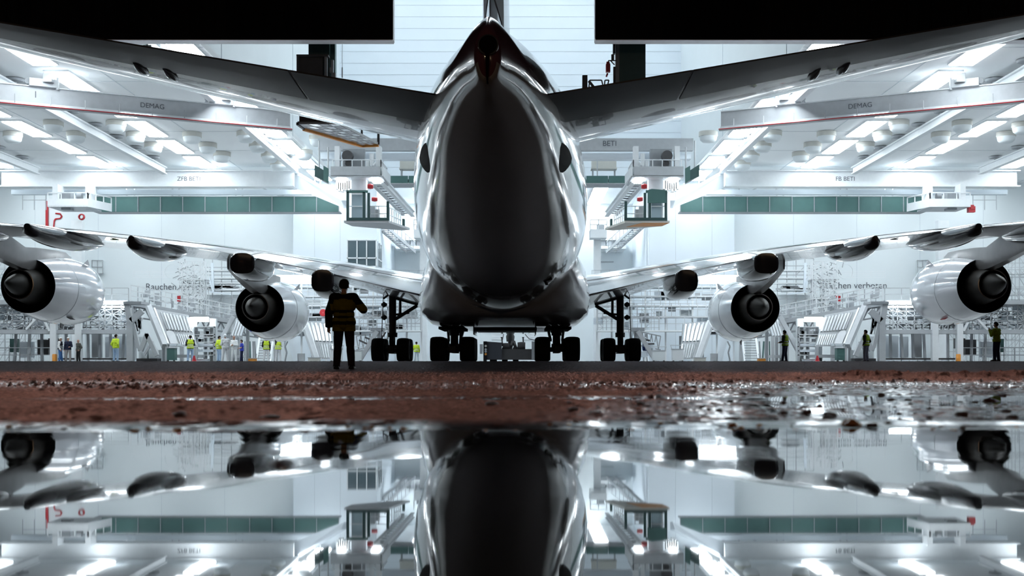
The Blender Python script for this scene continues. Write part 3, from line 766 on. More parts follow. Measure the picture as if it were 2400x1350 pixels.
    for x in (-35.3, -34.6, -31.2, -30.6, -25.5, -24.9, -21.5, -18.4, -17.9):
        m_.bar((x, 109.8, 14.85), (x, 109.8, HC), .12)
    m_.bar((-21.5, 109.8, 14.9), (-19.4, 109.8, 15.9), .1).bar((-23.6, 109.8, 15.9), (-21.5, 109.8, 14.9), .1)
    m_.build('hanger_rod', M['steel2'], g)
    # white work basket on the wide girder
    D = 103
    g = thing('work_basket', f'white hanging work basket with guard rails near the {sd} edge of the hall', 'work platform', (X(172, D), D, 12.8))
    x0, x1 = X(112, D), X(206, D); z0, z1 = Z(485, D), Z(466, D)
    MB().bb(x0, x1, D-.1, D+3.4, z0, z0+.12).build('floor_plate', M['steel2'], g)
    MB().bb(x0, x1, D-.1, D, z0, z1).build('front_panel', M['steel'], g)
    MB().prism([(x1, D-.1, z0), (x1, D-.1, z1), (x1+.9, D+3.2, z1), (x1+.9, D+3.2, z0)], (.06, 0, 0)).build('side_panel', M['steel'], g)
    rail_fence(MB(), [(x0, D, z1), (x1, D, z1), (x1+.9, D+3.2, z1)], .52, .04, 1.0, 1).build('guard_rail', M['steel'], g)
    MB().bb(x0+.3, x0+.75, D+.2, D+1.7, z1-.2, 15.06).build('hanger_post', M['steel'], g)
    MB().bb(x1-.3, x1+.15, D+.2, D+1.7, z1-.2, 15.06).build('hanger_post', M['steel'], g)
    MB().box((x0+1.3, D+1, z1-.1), (.8, .8, 1.5)).build('winch', M['grey'], g); MB().tube((x0+2.2, D+.8, z1+.3), (x0+2.6, D+.8, z1+.3), .3, 10).build('cable_drum', M['grey'], g, smooth=40); MB().box((x0+3.0, D+1.6, z1), (.5, .5, 1.4)).build('control_box', M['steel2'], g)
    rail_fence(MB(), [(X(53, 108), 108, Z(492, 108)), (X(108, 108), 108, Z(492, 108))], 1.75, .03, .9, 2).build('side_ladder', M['steel2'], g)
    g0 = g
    # mast above the basket, running down the back wall, and red pipes beside it
    g = thing('wall_column', f'white column against the back wall below the {sd} work basket', 'column', (X(182, 114), 114, 0))
    MB().bb(X(170, 114), X(195, 114), 113.6, 114.4, 0, 13.2).build('shaft', M['steel'], g)
    if not fl:
        o = MB().tube((X(110, 115.84), 115.84, 11.6), (X(110, 115.84), 115.84, 15.3), .14, 8).build('red_pipe', M['red'], None, origin=(X(110, 115.84), 115.84, 11.6)); tag(o, 'straight red vertical pipe on the back wall left of the column', 'pipe')
        pts = [(130, 500), (141, 501), (145, 507), (141, 512), (130, 513), (127, 518), (126, 530), (126, 545)]
        o = MB().path([P(x, y, 115.925) for x, y in pts], .07, 6).build('red_pipe', M['red'], None, origin=tuple(P(130, 513, 115.925))); tag(o, 'bent red pipe on the back wall left of the column', 'pipe')
        o = MB().lathe([(.18, 0), (.20, -.05), (.28, 0), (.3, .1), (.3, .25), (.2, .3)], P(190, 508, 113.3), 'Y', 16).build('hose_reel', M['red'], None, smooth=40, origin=tuple(P(190, 508, 113.3))); tag(o, 'red hose reel below the left work basket', 'hose reel')
    else:
        MB.flip = False
        MB().box(P(2276, 491, 103.5), (.55, .5, .5)).box(P(2276, 486, 103.5), (.3, .6, .35)).build('winch_box', M['red'], g0, label='bright red winch box')
        MB.flip = True

    # carriage with mast platform on the central bridge crane
    D = 88
    g = thing('crane_carriage', f'pale grey crane carriage hanging {sd} of the airplane body with a cabin platform below', 'crane', (X(838, D), D, 12.6))
    MB().bb(X(776, D), X(892, D), D-.2, D, Z(413, D), Z(391, D)).build('front_panel', M['steel2'], g)
    MB().bb(X(776, D), X(896, D), D-.2, D+4.2, Z(416, D), Z(412, D)).build('floor_plate', M['steel2'], g)
    MB().prism([(X(896, D), D-.2, Z(413, D)), (X(896, D), D-.2, Z(391, D)), (X(896, D)+.1, D+4, Z(391, D)), (X(896, D)+.1, D+4, Z(413, D))], (.08, 0, 0)).build('side_panel', M['steel'], g)
    for px in (789, 886):
        MB().bb(X(px-6, D), X(px+6, D), D+.2, D+.9, Z(413, D), 15.6).build('hanger_post', M['steel'], g)
    MB().box(P(830, 373, D+1.5), (1.6, .5, 1.4)).build('control_cabinet', M['grey'], g)
    MB().lathe([(.38, -.3), (.42, -.1), (.42, .2), (.2, .3)], P(815, 366, D+.6), 'Y', 14, True).lathe([(.2, -.2), (.25, .2)], P(816, 384, D+.6), 'Y', 10, True).build('cable_drum', M['dark'], g, smooth=40)
    rail_fence(MB(), [(X(780, D), D, Z(391, D)), (X(893, D), D, Z(391, D)), (X(893, D), D+4, Z(391, D))], .5, .03, .75, 1).build('guard_rail', M['steel'], g)
    MB().box(P(872, 375, D+.8), (.3, .4, .9)).box(P(862, 384, D+.8), (.25, .3, .4)).tube(P(876, 388, D+.5), P(884, 380, D+.5), .12, 8).build('motor', M['steel'], g)
    MB().bb(X(824, D+1), X(858, D+1), D+1, D+2, Z(520, D), Z(414, D)).build('mast', M['steel2'], g)
    MB().bb(X(788, D), X(806, D), D+.3, D+2.0, Z(421, D), Z(417.5, D)).build('flood_light', M['lamp'], g)
    MB().bb(X(868, D), X(886, D), D+.3, D+2.0, Z(421, D), Z(417.5, D)).build('flood_light', M['lamp'], g)
    for k in range(7):
        MB().box(P(792+5*k, 432+3*(k % 3), D+1.6), (.22, .5, .75+.1*(k % 2))).build('counterweight', M['steel'], g)
    MB().lathe([(.16, -.2), (.2, 0), (.16, .2)], P(868, 437, D+.4), 'X', 10, True).build('hook_block', M['red'], g, smooth=40); MB().lathe([(.14, -.2), (.18, 0), (.14, .2)], P(878, 467, D+.4), 'X', 10, True).build('hook_block', M['red'], g, smooth=40)
    # platform with cabin
    Dp = 85.5
    xl, xr = X(812, Dp), X(911, Dp); zf = Z(517, Dp)
    fl_ = MB().prism([(X(806, Dp), Dp, zf-.15), (xr, Dp, zf-.15), (X(935, Dp)+.35, Dp+4.6, zf-.15), (X(925, Dp), Dp+5, zf-.15), (X(815, Dp), Dp+2.2, zf-.15)], (0, 0, .15)).build('platform_floor', M['drum'] if fl else M['steel2'], g)
    if fl: MB().prism([(X(807, Dp), Dp+.02, zf-.17), (X(870, Dp), Dp+.02, zf-.17), (X(900, Dp), Dp+2.6, zf-.17), (X(817, Dp), Dp+1.9, zf-.17)], (0, 0, .02)).build('orange_edge', M['orange'], g)
    MB().bb(xl, xr, Dp-.05, Dp+.05, zf, zf+.2).build('toe_board', M['tealdark'], g)
    for px in (815, 853, 864, 909):
        MB().bb(X(px-3, Dp), X(px+3, Dp), Dp-.05, Dp+.12, zf, Z(450 if px < 860 else 472 if px > 900 else 452, Dp)).build('cabin_post', M['tealdark'], g)
    MB().bb(X(812, Dp), X(862, Dp), Dp-.05, Dp+.1, Z(452, Dp), Z(446, Dp)).build('cabin_head_rail', M['teal'], g)
    MB().bb(X(824, Dp), X(848, Dp), Dp+.25, Dp+.32, Z(511, Dp), Z(455, Dp)).build('cabin_window', mat('pale_blue_pane', (.45, .58, .65), .15, var=.02), g)
    MB().bb(X(818, Dp), X(850, Dp), Dp+.1, Dp+.16, Z(484, Dp), Z(482, Dp)).build('cross_bar', M['steel'], g)
    if fl:
        MB().prism([(X(814, Dp), Dp-.1, Z(476, Dp)), (X(858, Dp), Dp-.1, Z(476, Dp)), (X(858, Dp), Dp-.1, Z(446, Dp)), (X(848, Dp), Dp-.1, Z(443, Dp)), (X(816, Dp), Dp-.1, Z(446, Dp))], (0, .1, 0)).build('tarpaulin', M['teal'], g)
    MB().bb(X(930, Dp), X(935, Dp), Dp+4, Dp+4.6, zf, Z(497, Dp)).build('rear_post', M['tealdark'], g)
    rail_fence(MB(), [(X(866, Dp), Dp+.4, zf), (X(906, Dp), Dp+.4, zf), (X(925, Dp), Dp+4.2, zf)], 1.05, .03, .6, 2).build('guard_rail', M['steel'], g)
    MB().box(P(872, 500, Dp+1.2), (.45, .5, .9)).box(P(885, 503, Dp+1.5), (.3, .4, .7)).build('tool_cabinet', M['steel2'], g)
    # green side landing of the carriage and its inclined supply track
    o = thing('side_landing', f'small landing with dark green screens beside the {sd} crane carriage', 'landing', tuple(P(757, 425, 86)))
    MB().prism([P(737, 412, 86), P(760, 424, 86), P(760, 400, 86), P(737, 385, 86)], (0, .08, 0)).build('screen_panel', M['tealdark'], o)
    MB().prism([P(758, 422, 85.5), P(770, 430, 85.5), P(770, 395, 85.5), P(758, 388, 85.5)], (0, .08, 0)).build('screen_panel', M['teal'], o)
    MB().prism([P(737, 414, 86), P(770, 432, 86), P(776, 432, 88), P(745, 414, 88)], (0, 0, .08)).build('deck', M['grey'], o)
    MB().tube(P(748, 408, 86.5), P(748, 330, 86.5), .06, 6).tube(P(769, 408, 86.5), P(769, 345, 86.5), .06, 6).build('hanger_rod', M['steel2'], o)
    o = thing('track_beam', f'inclined white supply track running back from the {sd} crane carriage', 'track', tuple(P(935, 460, 100)))
    pA, pB = Vector((X(893, 90), 90, Z(420, 90))), Vector((X(968, 112), 112, Z(502, 112)))
    ibeam(MB(), pA, pB, .35, .5, .08).build('rail_beam', M['steel'], o)
    off = Vector((-.9, 0, 0))
    MB().bar(pA+off, pB+off, .25, .3).build('side_beam', M['steel2'], o)
    m_ = MB()
    for k in range(15):
        p = pA+(pB-pA)*(k+.5)/15; m_.bar(p, p+off, .1)
    m_.build('rung', M['grey'], o)
    # long white box beam leading down from the wing bay corner to the carriage
    o = thing('wall_beam', f'bright white beam end in the ceiling corner between the {sd} wing bay and the nose bay', 'beam', tuple(P(770, 440, 100)))
    MB().loft([[P(690, 406, 103.9), P(690, 440, 103.9), P(704, 440, 104.3), P(704, 406, 104.3)], [P(800, 470, 96), P(806, 488, 96), P(812, 488, 97), P(812, 470, 97)]]).build('box_beam', M['wall'], o)
    # inclined stair gantry on the nose-bay wall
    o = thing('stair_gantry', f'inclined white lattice stair high on the {sd} wall of the nose bay', 'stairs', tuple(P(925, 570, 120)))
    pA, pB = P(880, 528, 117.5), P(952, 590, 124)
    for off in (Vector((0, 0, 0)), Vector((.9, .2, 0))):
        MB().bar(pA+off, pB+off, .1, .3).build('stringer', M['steel2'], o)
        MB().bar(pA+off+Vector((0, 0, 1.0)), pB+off+Vector((0, 0, 1.0)), .07).build('hand_rail', M['steel'], o)
    m_ = MB()
    for k in range(16):
        p = pA+(pB-pA)*k/15; m_.bar(p, p+Vector((.9, .2, 0)), .22, .05)
        if k % 2 == 0: m_.bar(p, p+Vector((0, 0, 1)), .05).bar(p+Vector((.9, .2, 0)), p+Vector((.9, .2, 1)), .05)
    m_.build('tread', M['grey'], o, kind='stuff')
    # basket and gallery at the back of the nose bay
    D = 122
    o = thing('gallery', f'white gallery with railing and dark openings at the back of the nose bay, {sd} side', 'gallery', (X(960, 128), 128, 9))
    MB().bb(X(930, 128), X(995, 128), 127, 131, Z(585, 128), Z(578, 128)).bb(X(930, 128), X(995, 128), 127, 131, Z(565, 128), Z(558, 128)).build('deck', M['steel'], o)
    for k in range(4):
        MB().bb(X(936+14*k, 128), X(947+14*k, 128), 127.2, 127.3, Z(577, 128), Z(566, 128)).build('opening_panel', M['grey'] if k % 2 else M['steel2'], o)
    rail_fence(MB(), [(X(930, 128), 126.9, Z(558, 128)), (X(995, 128), 126.9, Z(558, 128))], 1.1, .04, .9, 2).build('guard_rail', M['steel'], o)
    o = thing('hanging_basket', f'small white hanging basket on a pale column in the nose bay, {sd} side', 'work platform', (X(985, 118), 118, 12))
    MB().bb(X(972, 118), X(1010, 118), 117, 119, Z(560, 118), Z(540, 118)).build('front_panel', M['steel'], o)
    rail_fence(MB(), [(X(972, 118), 117, Z(540, 118)), (X(1010, 118), 117, Z(540, 118))], .9, .04, .7, 2).build('guard_rail', M['steel'], o)
    MB().box(P(985, 535, 118), (.7, .6, .7)).build('motor', M['grey'], o)
    MB().bb(X(985, 119), X(1001, 119), 118.6, 119.4, 0, Z(560, 119)).build('column', M['steel'], o)
    # near telescopic mast platform just inside the door
    D = 62.5
    if not fl:
        g = thing('mast_platform', 'dark narrow platform with orange edge and chequered underside, hung behind the left tailplane', 'work platform', tuple(P(790, 300, D)))
        D1, D2 = 61.0, 67.0; zb = Z(290, D1)
        a_, b_, c_, d_ = (X(697, D1), D1, zb), (X(792, D1), D1, zb), (X(888, D2), D2-.2, zb), (X(848, D2), D2, zb)
        a2 = (X(712, D1+1.2), D1+1.2, zb)
        MB().prism([a_, b_, c_, d_, a2], (0, 0, .12)).build('platform_floor', M['steel2'], g)
        def lerp(p, q, t): return Vector(p)+(Vector(q)-Vector(p))*t
        for k in range(9):
            for r_ in range(4):
                t0, t1 = (k+.08)/9, (k+.92)/9; s0, s1 = (r_+.08)/4, (r_+.92)/4
                q = [lerp(lerp(a_, d_, t), lerp(b_, c_, t), s) for t, s in ((t0, s0), (t0, s1), (t1, s1), (t1, s0))]
                MB().prism([p-Vector((0, 0, .02)) for p in q], (0, 0, .02)).build('plate', M['alu'] if (k+r_) % 2 else M['steel2'], g)
        MB().bar(Vector(a2)-Vector((0, 0, .05)), Vector(d_)-Vector((0, 0, .05)), .16, .14).bar(Vector(d_)-Vector((0, 0, .05)), Vector(c_)-Vector((0, 0, .05)), .16, .14).build('orange_edge', M['orange'], g)
        MB().bar(Vector(a_), Vector(a2), .12, .14).build('edge_strip', M['dark'], g)
        MB().prism([(a_[0]+.1, D1-.03, zb+.1), (b_[0], D1-.03, zb+.1), (b_[0], D1-.03, zb+1.0), (a_[0]+.1, D1-.03, zb+1.0)], (0, .06, 0)).build('front_panel', M['dark'], g)
        MB().bar(Vector(c_), Vector(c_)+Vector((0, 0, 1.0)), .12).bar(Vector(d_), Vector(d_)+Vector((0, 0, 1.0)), .1).bar(Vector(b_), Vector(b_)+Vector((0, 0, 1.0)), .12).build('rail_post', M['dark'], g)
        MB().bar(Vector(b_)+Vector((0, 0, 1)), Vector(c_)+Vector((0, 0, 1)), .08).bar(Vector(a2)+Vector((0, 0, 1)), Vector(d_)+Vector((0, 0, 1)), .08).build('hand_rail', M['dark'], g)
        MB().bb(X(723, D), X(772, D), D, D+1.0, zb+.1, 36).build('mast', M['tealdark'], g)
        MB().bb(X(772, D), X(783, D), D+.3, D+.8, zb+.1, 36).build('inner_mast', M['teal'], g)
        MB().bb(X(700, D), X(706, D), D-.6, D-.2, zb+1, Z(136, D)).bb(X(706, D), X(760, D), D-.5, D-.2, Z(200, D), Z(140, D)).bb(X(700, D), X(774, D), D-.65, D-.1, Z(139, D), Z(135, D)).build('control_box', M['dark'], g)
        MB().bb(X(764, D), X(770, D), D-.5, D-.2, Z(200, D), Z(138, D)).box(P(779, 150, D), (.12, .2, .4)).box(P(777, 165, D), (.2, .2, .25)).box(P(782, 178, D), (.22, .2, .3)).build('cable_clamp', M['grey'], g)
        MB().tube(P(802, 98, D), P(802, 182, D), .012, 5).tube(P(802, 158, D), P(802, 182, D), .03, 6).build('pull_cord', M['steel2'], g)
    else:
        MB.flip = False
        g = thing('mast_platform', 'dark green telescopic mast with red box and guard rail, rising behind the right tailplane', 'work platform', tuple(P(1470, 210, D)))
        MB().bb(X(1452, D), X(1513, D), D, D+1.0, Z(260, D), 36).build('mast', M['tealdark'], g)
        MB().bb(X(1443, D), X(1452, D), D+.1, D+.6, Z(260, D), 36).build('inner_mast', M['grey'], g)
        MB().bb(X(1438, D), X(1443, D), D+.1, D+.3, Z(240, D), Z(155, D)).bb(X(1437, D), X(1442, D), D, D+.3, Z(125, D), Z(100, D)).build('cable_guide', M['dark'], g)
        MB().box(P(1425, 160, D), (.22, .3, .40)).box(P(1425, 150, D), (.16, .2, .2)).tube(P(1424, 172, D), P(1421, 180, D), .05, 6).build('red_box', M['red'], g)
        MB().bar(P(1426, 142, D), P(1445, 142, D), .05).bar(P(1426, 142, D), P(1425, 152, D), .05).bar(P(1431, 142, D), P(1440, 152, D), .05).bar(P(1436, 128, D), P(1436, 142, D), .14).build('box_bracket', M['dark'], g)
        MB().bb(X(1365, D), X(1377, D), D, D+.25, Z(250, D), Z(176, D)).build('corner_post', M['dark'], g)
        MB().path([P(1380, 208, D), P(1382, 188, D), P(1410, 188, D), P(1413, 200, D)], .035, 6).path([P(1416, 204, D), P(1418, 188, D), P(1427, 188, D), P(1423, 204, D)], .035, 6).bar(P(1380, 190, D), P(1392, 205, D), .12).build('guard_rail', M['dark'], g)
        MB().bb(X(1362, D), X(1520, D), D-.3, D+4, Z(262, D), Z(256, D)).build('platform_floor', M['steel2'], g)
        MB.flip = True
MB.flip = False
# central bridge crane girder
D = 90
g = thing('bridge_girder', 'pale grey bridge crane girder behind the airplane body, spanning the middle of the hall', 'girder', (XC, D, 15.4))
MB().bb(X(745, D), X(1625, D), D, D+.7, Z(352, D), Z(324, D)).build('web', M['steel2'], g)
MB().bb(X(745, D), X(1625, D), D+1.2, D+2.2, Z(366, D), Z(352, D)).build('lower_beam', M['wall'], g)
text('lettering', 'BETI', .55, (X(1412, D), D-.02, Z(342, D)), M['letter'], g)
g = thing('catwalk', 'short dark green catwalk hung in the middle of the hall behind the airplane', 'catwalk', (XC, 99, 15))
for k in range(15):
    MB().bb(-14.4+1.8*k, -14.4+1.8*k+1.75, 99, 99.07, Z(429, 99), Z(412, 99)).build('screen_panel', M['teal'], g)
MB().bb(-14.6, 12.8, 99, 101, Z(432, 99), Z(429.5, 99)).build('deck', M['grey'], g)
m_ = MB()
for k in range(10): m_.bar((-14+2.9*k, 99.2, Z(412, 99)), (-14+2.9*k, 99.2, Z(370, 99)), .1)
m_.build('hanger_rod', M['steel2'], g)
for px in (967, 1415):
    c_ = P(px, 384, 100.3); zd = Z(429.5, 100)
    o = MB().box(c_, (2.0, 1.0, .8)).box(c_-Vector((0, 0, .45)), (2.1, 1.1, .1)).build('ventilation_box', M['drum'], None, origin=(c_.x, c_.y, zd))
    for dx in (-.9, .9):
        for dy in (-.4, .4): MB().bar((c_.x+dx, c_.y+dy, zd), (c_.x+dx, c_.y+dy, c_.z-.4), .08).build('leg', M['steel2'], o)
    tag(o, 'beige ventilation box above the middle catwalk, %s of the airplane' % ('left' if px < 1200 else 'right'), 'vent')

# round beige vent drums under the ceiling
vd = thing('vent_drum', '', 'vent', (0, 0, 0), 'round vent drums on the ceiling')
MB().lathe([(.70, 0), (.70, -.34), (.66, -.34)], (0, 0, 0), 'Z', 24).build('collar', M['drum'], vd, smooth=40)
MB().lathe([(.66, -.34), (.60, -.62), (.42, -.78), (.02, -.80)], (0, 0, 0), 'Z', 24).build('bowl', M['wall2'], vd, smooth=40)
DR = [(125, 284), (30, 310), (178, 310), (272, 284), (318, 311), (360, 336), (450, 311), (487, 336), (520, 357), (577, 309), (605, 334), (632, 358), (652, 378), (746, 318), (712, 352),
      (2107, 283), (2255, 284), (2205, 311), (2068, 309), (2028, 335), (1937, 309), (1905, 335), (1877, 357), (2358, 310), (1810, 308), (1787, 334), (1760, 356), (1740, 378), (1660, 309), (2395, 288)]
cnt = {}
def column_of(px, py):
    r = (px-VX)/(HY-py)
    for lim, nm in ((-1.72, 'left of the middle left crane rail'), (-1.56, 'just right of the middle left crane rail'), (-1.3, 'between the two left crane rails'), (-1.0, 'beside the innermost left crane rail'),
                    (0, 'close left of the airplane'), (.9, 'close right of the airplane'), (1.2, 'beside the innermost right crane rail'), (1.46, 'between the two right crane rails'), (1.75, 'just left of the middle right crane rail'), (9, 'right of the middle right crane rail')):
        if r < lim: return nm
for k, (px, py) in enumerate(sorted(DR, key=lambda q: q[1])):
    o = vd if k == 0 else copy_tree(vd)
    Dd = (HC-.02-CZ)*F/(HY-py)
    o.location = (X(px, Dd), Dd, HC-.02)
    nm = column_of(px, py); cnt[nm] = cnt.get(nm, 0)+1
    o['label'] = 'round beige vent drum, %s from the door, %s' % (ORD[cnt[nm]-1], nm)

# window of the control room on the nose bay corner
wn = thing('window_1', 'six-pane tinted window on the white wall block left of the airplane', 'window', tuple(P(847, 622, 114.4)))
wn['kind'] = 'structure'
D = 114.38
for c_ in range(3):
    for r_ in range(2):
        x0, x1 = 816+22.5*c_, 816+22.5*c_+19.5; y0, y1 = (565, 603) if r_ == 0 else (607, 623)
        MB().bb(X(x0, D), X(x1, D), D-.02, D+.02, Z(y1, D), Z(y0, D)).build('pane', M['glass'], wn)
m_ = MB()
for x_ in (814, 837, 859.5, 882): m_.bb(X(x_-1.3, D), X(x_+1.3, D), D-.1, D+.01, Z(625, D), Z(562, D))
for y_ in (562.5, 605, 624.5): m_.bb(X(813, D), X(883, D), D-.1, D+.01, Z(y_+1.3, D), Z(y_-1.3, D))
m_.build('window_frame', M['steel'], wn)
w2 = thing('window_2', 'narrow tinted side window round the corner of the white wall block', 'window', (-13.38, 118, 10)); w2['kind'] = 'structure'
MB().bb(-13.42, -13.37, 115.2, 118.2, Z(622, 114.4), Z(566, 114.4)).build('pane', M['glass'], w2)
m_ = MB()
for y_ in (115.1, 116.7, 118.3): m_.bb(-13.42, -13.32, y_-.06, y_+.06, Z(624, 114.4), Z(564, 114.4))
m_.bb(-13.42, -13.32, 115, 118.4, Z(607, 114.4), Z(604, 114.4)).build('window_frame', M['steel'], w2)
# far wall of the nose bay: framed blank panel and two doors with glazing
w3 = thing('window_3', 'blank framed panel on the far wall right of the airplane', 'window', tuple(P(1415, 600, FAR))); w3['kind'] = 'structure'
MB().bb(X(1397, FAR), X(1436, FAR), FAR-.06, FAR, Z(613, FAR), Z(585, FAR)).build('pane', M['wall2'], w3)
MB().bb(X(1395, FAR), X(1438, FAR), FAR-.12, FAR, Z(615, FAR), Z(612.5, FAR)).bb(X(1395, FAR), X(1397, FAR), FAR-.12, FAR, Z(613, FAR), Z(585, FAR)).build('window_frame', M['steel2'], w3)
for n_, (xa, xb, ya, yb) in enumerate(((1152, 1178, 774, 797), (1228, 1278, 774, 797))):
    w4 = thing('window_%d' % (4+n_), 'louvred pale panel low on the far wall seen under the airplane, %s' % ('left' if n_ == 0 else 'right'), 'window', tuple(P((xa+xb)/2, yb, FAR))); w4['kind'] = 'structure'
    for k in range(4):
        z1 = ya+(yb-ya)*k/4
        MB().bb(X(xa, FAR), X(xb, FAR), FAR-.08, FAR, Z(z1+4.8, FAR), Z(z1, FAR)).build('louvre', M['steel'], w4)
    MB().bb(X(xa-2, FAR), X(xb+2, FAR), FAR-.1, FAR-.01, Z(ya-2, FAR), Z(ya-3.5, FAR)).build('window_frame', M['steel2'], w4)
dr = thing('door_3', 'white double door on the far wall seen under the airplane', 'door', tuple(P(1106, 849, FAR))); dr['kind'] = 'structure'
for xa, xb in ((1086, 1104), (1106, 1124)):
    lf = MB().bb(X(xa, FAR), X(xb, FAR), FAR-.08, FAR, 0, Z(770, FAR)).build('door_leaf', M['steel'], dr)
    MB().bb(X(xa+3, FAR), X(xb-3, FAR), FAR-.1, FAR-.07, Z(790, FAR), Z(775, FAR)).build('door_panel', M['wall2'], lf)
# lettering on the back walls
text('wall_lettering', 'Rauchen verboten', .86, (X(341, BACK), BACK-.03, Z(679, BACK)), M['letter'], wl)
text('wall_lettering', 'Rauchen verboten', .86, (X(1922, BACK), BACK-.03, Z(676, BACK)), M['letter'], wr)
# ---------------------------------------------------------------- docks, scaffolds and equipment on the hall floor
def lattice(mb, x0, x1, y, z0, z1, nx, nz, r=.03, diag=.3, jit=.15, rg=None):
    rg = rg or random
    xs = [x0+(x1-x0)*(i+rg.uniform(-jit, jit)*(0 < i < nx))/nx for i in range(nx+1)]
    zs = [z0+(z1-z0)*(i+rg.uniform(-jit, jit)*(0 < i < nz))/nz for i in range(nz+1)]
    for x in xs: mb.bar((x, y, z0), (x, y, z1), r*2)
    for z in zs: mb.bar((x0, y, z), (x1, y, z), r*2)
    for i in range(nx):
        for k in range(nz):
            t = rg.random()
            if t < diag: mb.bar((xs[i], y, zs[k]), (xs[i+1], y, zs[k+1]), r*1.6)
            elif t < diag*1.5: mb.bar((xs[i+1], y, zs[k]), (xs[i], y, zs[k+1]), r*1.6)
    return mb
def truss(mb, p, q, h, n, w=.12):
    p, q = Vector(p), Vector(q); up = Vector((0, 0, h))
    mb.bar(p, q, w).bar(p-up, q-up, w)
    for k in range(n):
        a = p+(q-p)*k/n; b = p+(q-p)*(k+.5)/n; c = p+(q-p)*(k+1)/n
        mb.bar(a, b-up, w*.8).bar(b-up, c, w*.8)
    return mb
FR = 'on the {} side of the hall'
for fl in (0, 1):
    MB.flip = bool(fl); sd = SIDE[fl]
    rg = random.Random(31+fl)
    # ---- wing dock at the outer wall
    D = 84
    xa, xb = X(-130, D), X(330, D)
    g = thing('wing_dock', f'long white two-storey wing dock with columns and pipes below the outer {sd} engine', 'dock', (X(100, D), D, 0))
    for px in (-110, 125, 183):
        MB().bb(X(px-7, D), X(px+7, D), D-.1, D+.3, 0, Z(700, D)).build('column', M['steel'], g)
    MB().bb(xa, X(300, D), D, D+5, Z(713, D), Z(704, D)).build('deck', M['steel2'], g)
    for y_ in (709, 719):
        MB().bb(X(228, D), X(294, D), D-.14, D-.02, Z(y_+1.8, D), Z(y_-1.8, D)).build('strip_light', M['lamp'], g)
    MB().bb(xa, X(300, D), D+.1, D+.45, Z(782, D), Z(773, D)).build('cross_beam', M['steel2'], g)
    rail_fence(MB(), [(xa, D+.1, Z(704, D)), (X(300, D), D+.1, Z(704, D))], .85, .025, 1.2, 2).build('guard_rail', M['steel2'], g)
    m_ = MB(); lattice(m_, xa, X(300, D), D+.5, Z(773, D), Z(713, D), 22, 5, .03, .55, .3, rg); lattice(m_, xa, X(300, D), D+2.5, Z(780, D), Z(713, D), 26, 6, .035, .4, .35, rg)
    m_.build('pipe_lattice', M['steel2'], g, kind='stuff')
    m_ = MB()
    for k in range(60):
        x = rg.uniform(xa, X(298, D)); z = rg.uniform(Z(770, D), Z(718, D)); m_.box((x, D+1.2+rg.random(), z), (rg.uniform(.15, .7), .3, rg.uniform(.08, .35)))
    m_.build('fittings', M['wall'], g, kind='stuff')
    m_ = MB()
    for k in range(40):
        x = rg.uniform(xa, X(298, D)); z = rg.uniform(Z(770, D), Z(718, D)); m_.box((x, D+1.6+rg.random(), z), (rg.uniform(.1, .5), .3, rg.uniform(.08, .4)))
    m_.build('dark_fittings', M['grey'], g, kind='stuff')
    for k in range(9):
        a0 = 20+k*33 if k < 3 else 60+k*27
        MB().bar((X(a0, D), D+1.0, 0), (X(a0+rg.uniform(-4, 4), D), D+1.0, Z(775, D)), .16).build('post', M['steel2'] if k % 2 else M['grey'], g)
    for (x1, x2, y1, y2, m__) in ((196, 217, 782, 838, 'steel2'), (228, 246, 788, 838, 'wall'), (252, 292, 786, 838, 'wall'), (66, 92, 795, 832, 'dark'), (92, 116, 792, 816, 'dark'), (0, 18, 793, 825, 'teal'), (24, 54, 800, 838, 'wall')):
        MB().bb(X(x1, D), X(x2, D), D+1.6, D+2.0, Z(y2, D), Z(y1, D)).build('panel', M[m__], g)
    rail_fence(MB(), [(xa, D+.2, 0), (X(118, D), D+.2, 0)], Z(815, D), .03, .7, 2).build('guard_rail', M['grey'], g)
    m_ = MB()
    for px in range(145, 300, 19): m_.bb(X(px, D), X(px+14, D), D+.6, D+.8, 0.02, Z(843.5, D))
    m_.build('kick_plates', M['wall'], g, kind='stuff')
    MB().bb(X(118, D), X(300, D), D+.9, D+1.1, Z(843, D), Z(839, D)).build('floor_rail', M['dark'], g)
    MB().bar((X(62, D), D-.05, Z(772, D)), (X(96, D), D-.05, Z(735, D)), .14).build('brace', M['steel'], g)
    MB().bar((X(97, D), D-.05, Z(735, D)), (X(117, D), D-.05, Z(776, D)), .14).build('brace', M['steel'], g)
    # ---- high scaffold behind the outer engine
    D2 = 100
    g = thing('scaffold', f'tall thin white tube scaffold behind the outer {sd} engine', 'scaffold', (X(60, D2), D2, 0))
    m_ = MB(); lattice(m_, X(-40, D2), X(150, D2), D2, 0, Z(598, D2), 12, 14, .022, .25, .2, rg); lattice(m_, X(-40, D2), X(150, D2), D2+1.6, 0, Z(598, D2), 12, 10, .022, .2, .2, rg)
    m_.build('tube_lattice', M['steel2'], g, kind='stuff')
    for y_ in (640, 690, 760): MB().bb(X(-40, D2), X(150, D2), D2+.1, D2+1.5, Z(y_+1.5, D2), Z(y_-1.5, D2)).build('deck', M['steel'], g)
    MB.flip = bool(fl)
    g = thing('wall_cabinet', f'small framed white grid cabinet high on the back wall above the {sd} dock', 'cabinet', tuple(P(228, 640, 115)))
    MB().bb(X(216, 115.5), X(240, 115.5), 115.4, 115.98, Z(640, 115.5), Z(611, 115.5)).build('body', M['wall2'], g)
    lattice(MB(), X(215, 115.3), X(241, 115.3), 115.35, Z(641, 115.3), Z(610, 115.3), 2, 2, .035, 0, 0).build('grid_frame', M['steel2'], g)

    # ---- A-frame support with the sloping corrugated skin panel
    D = 81
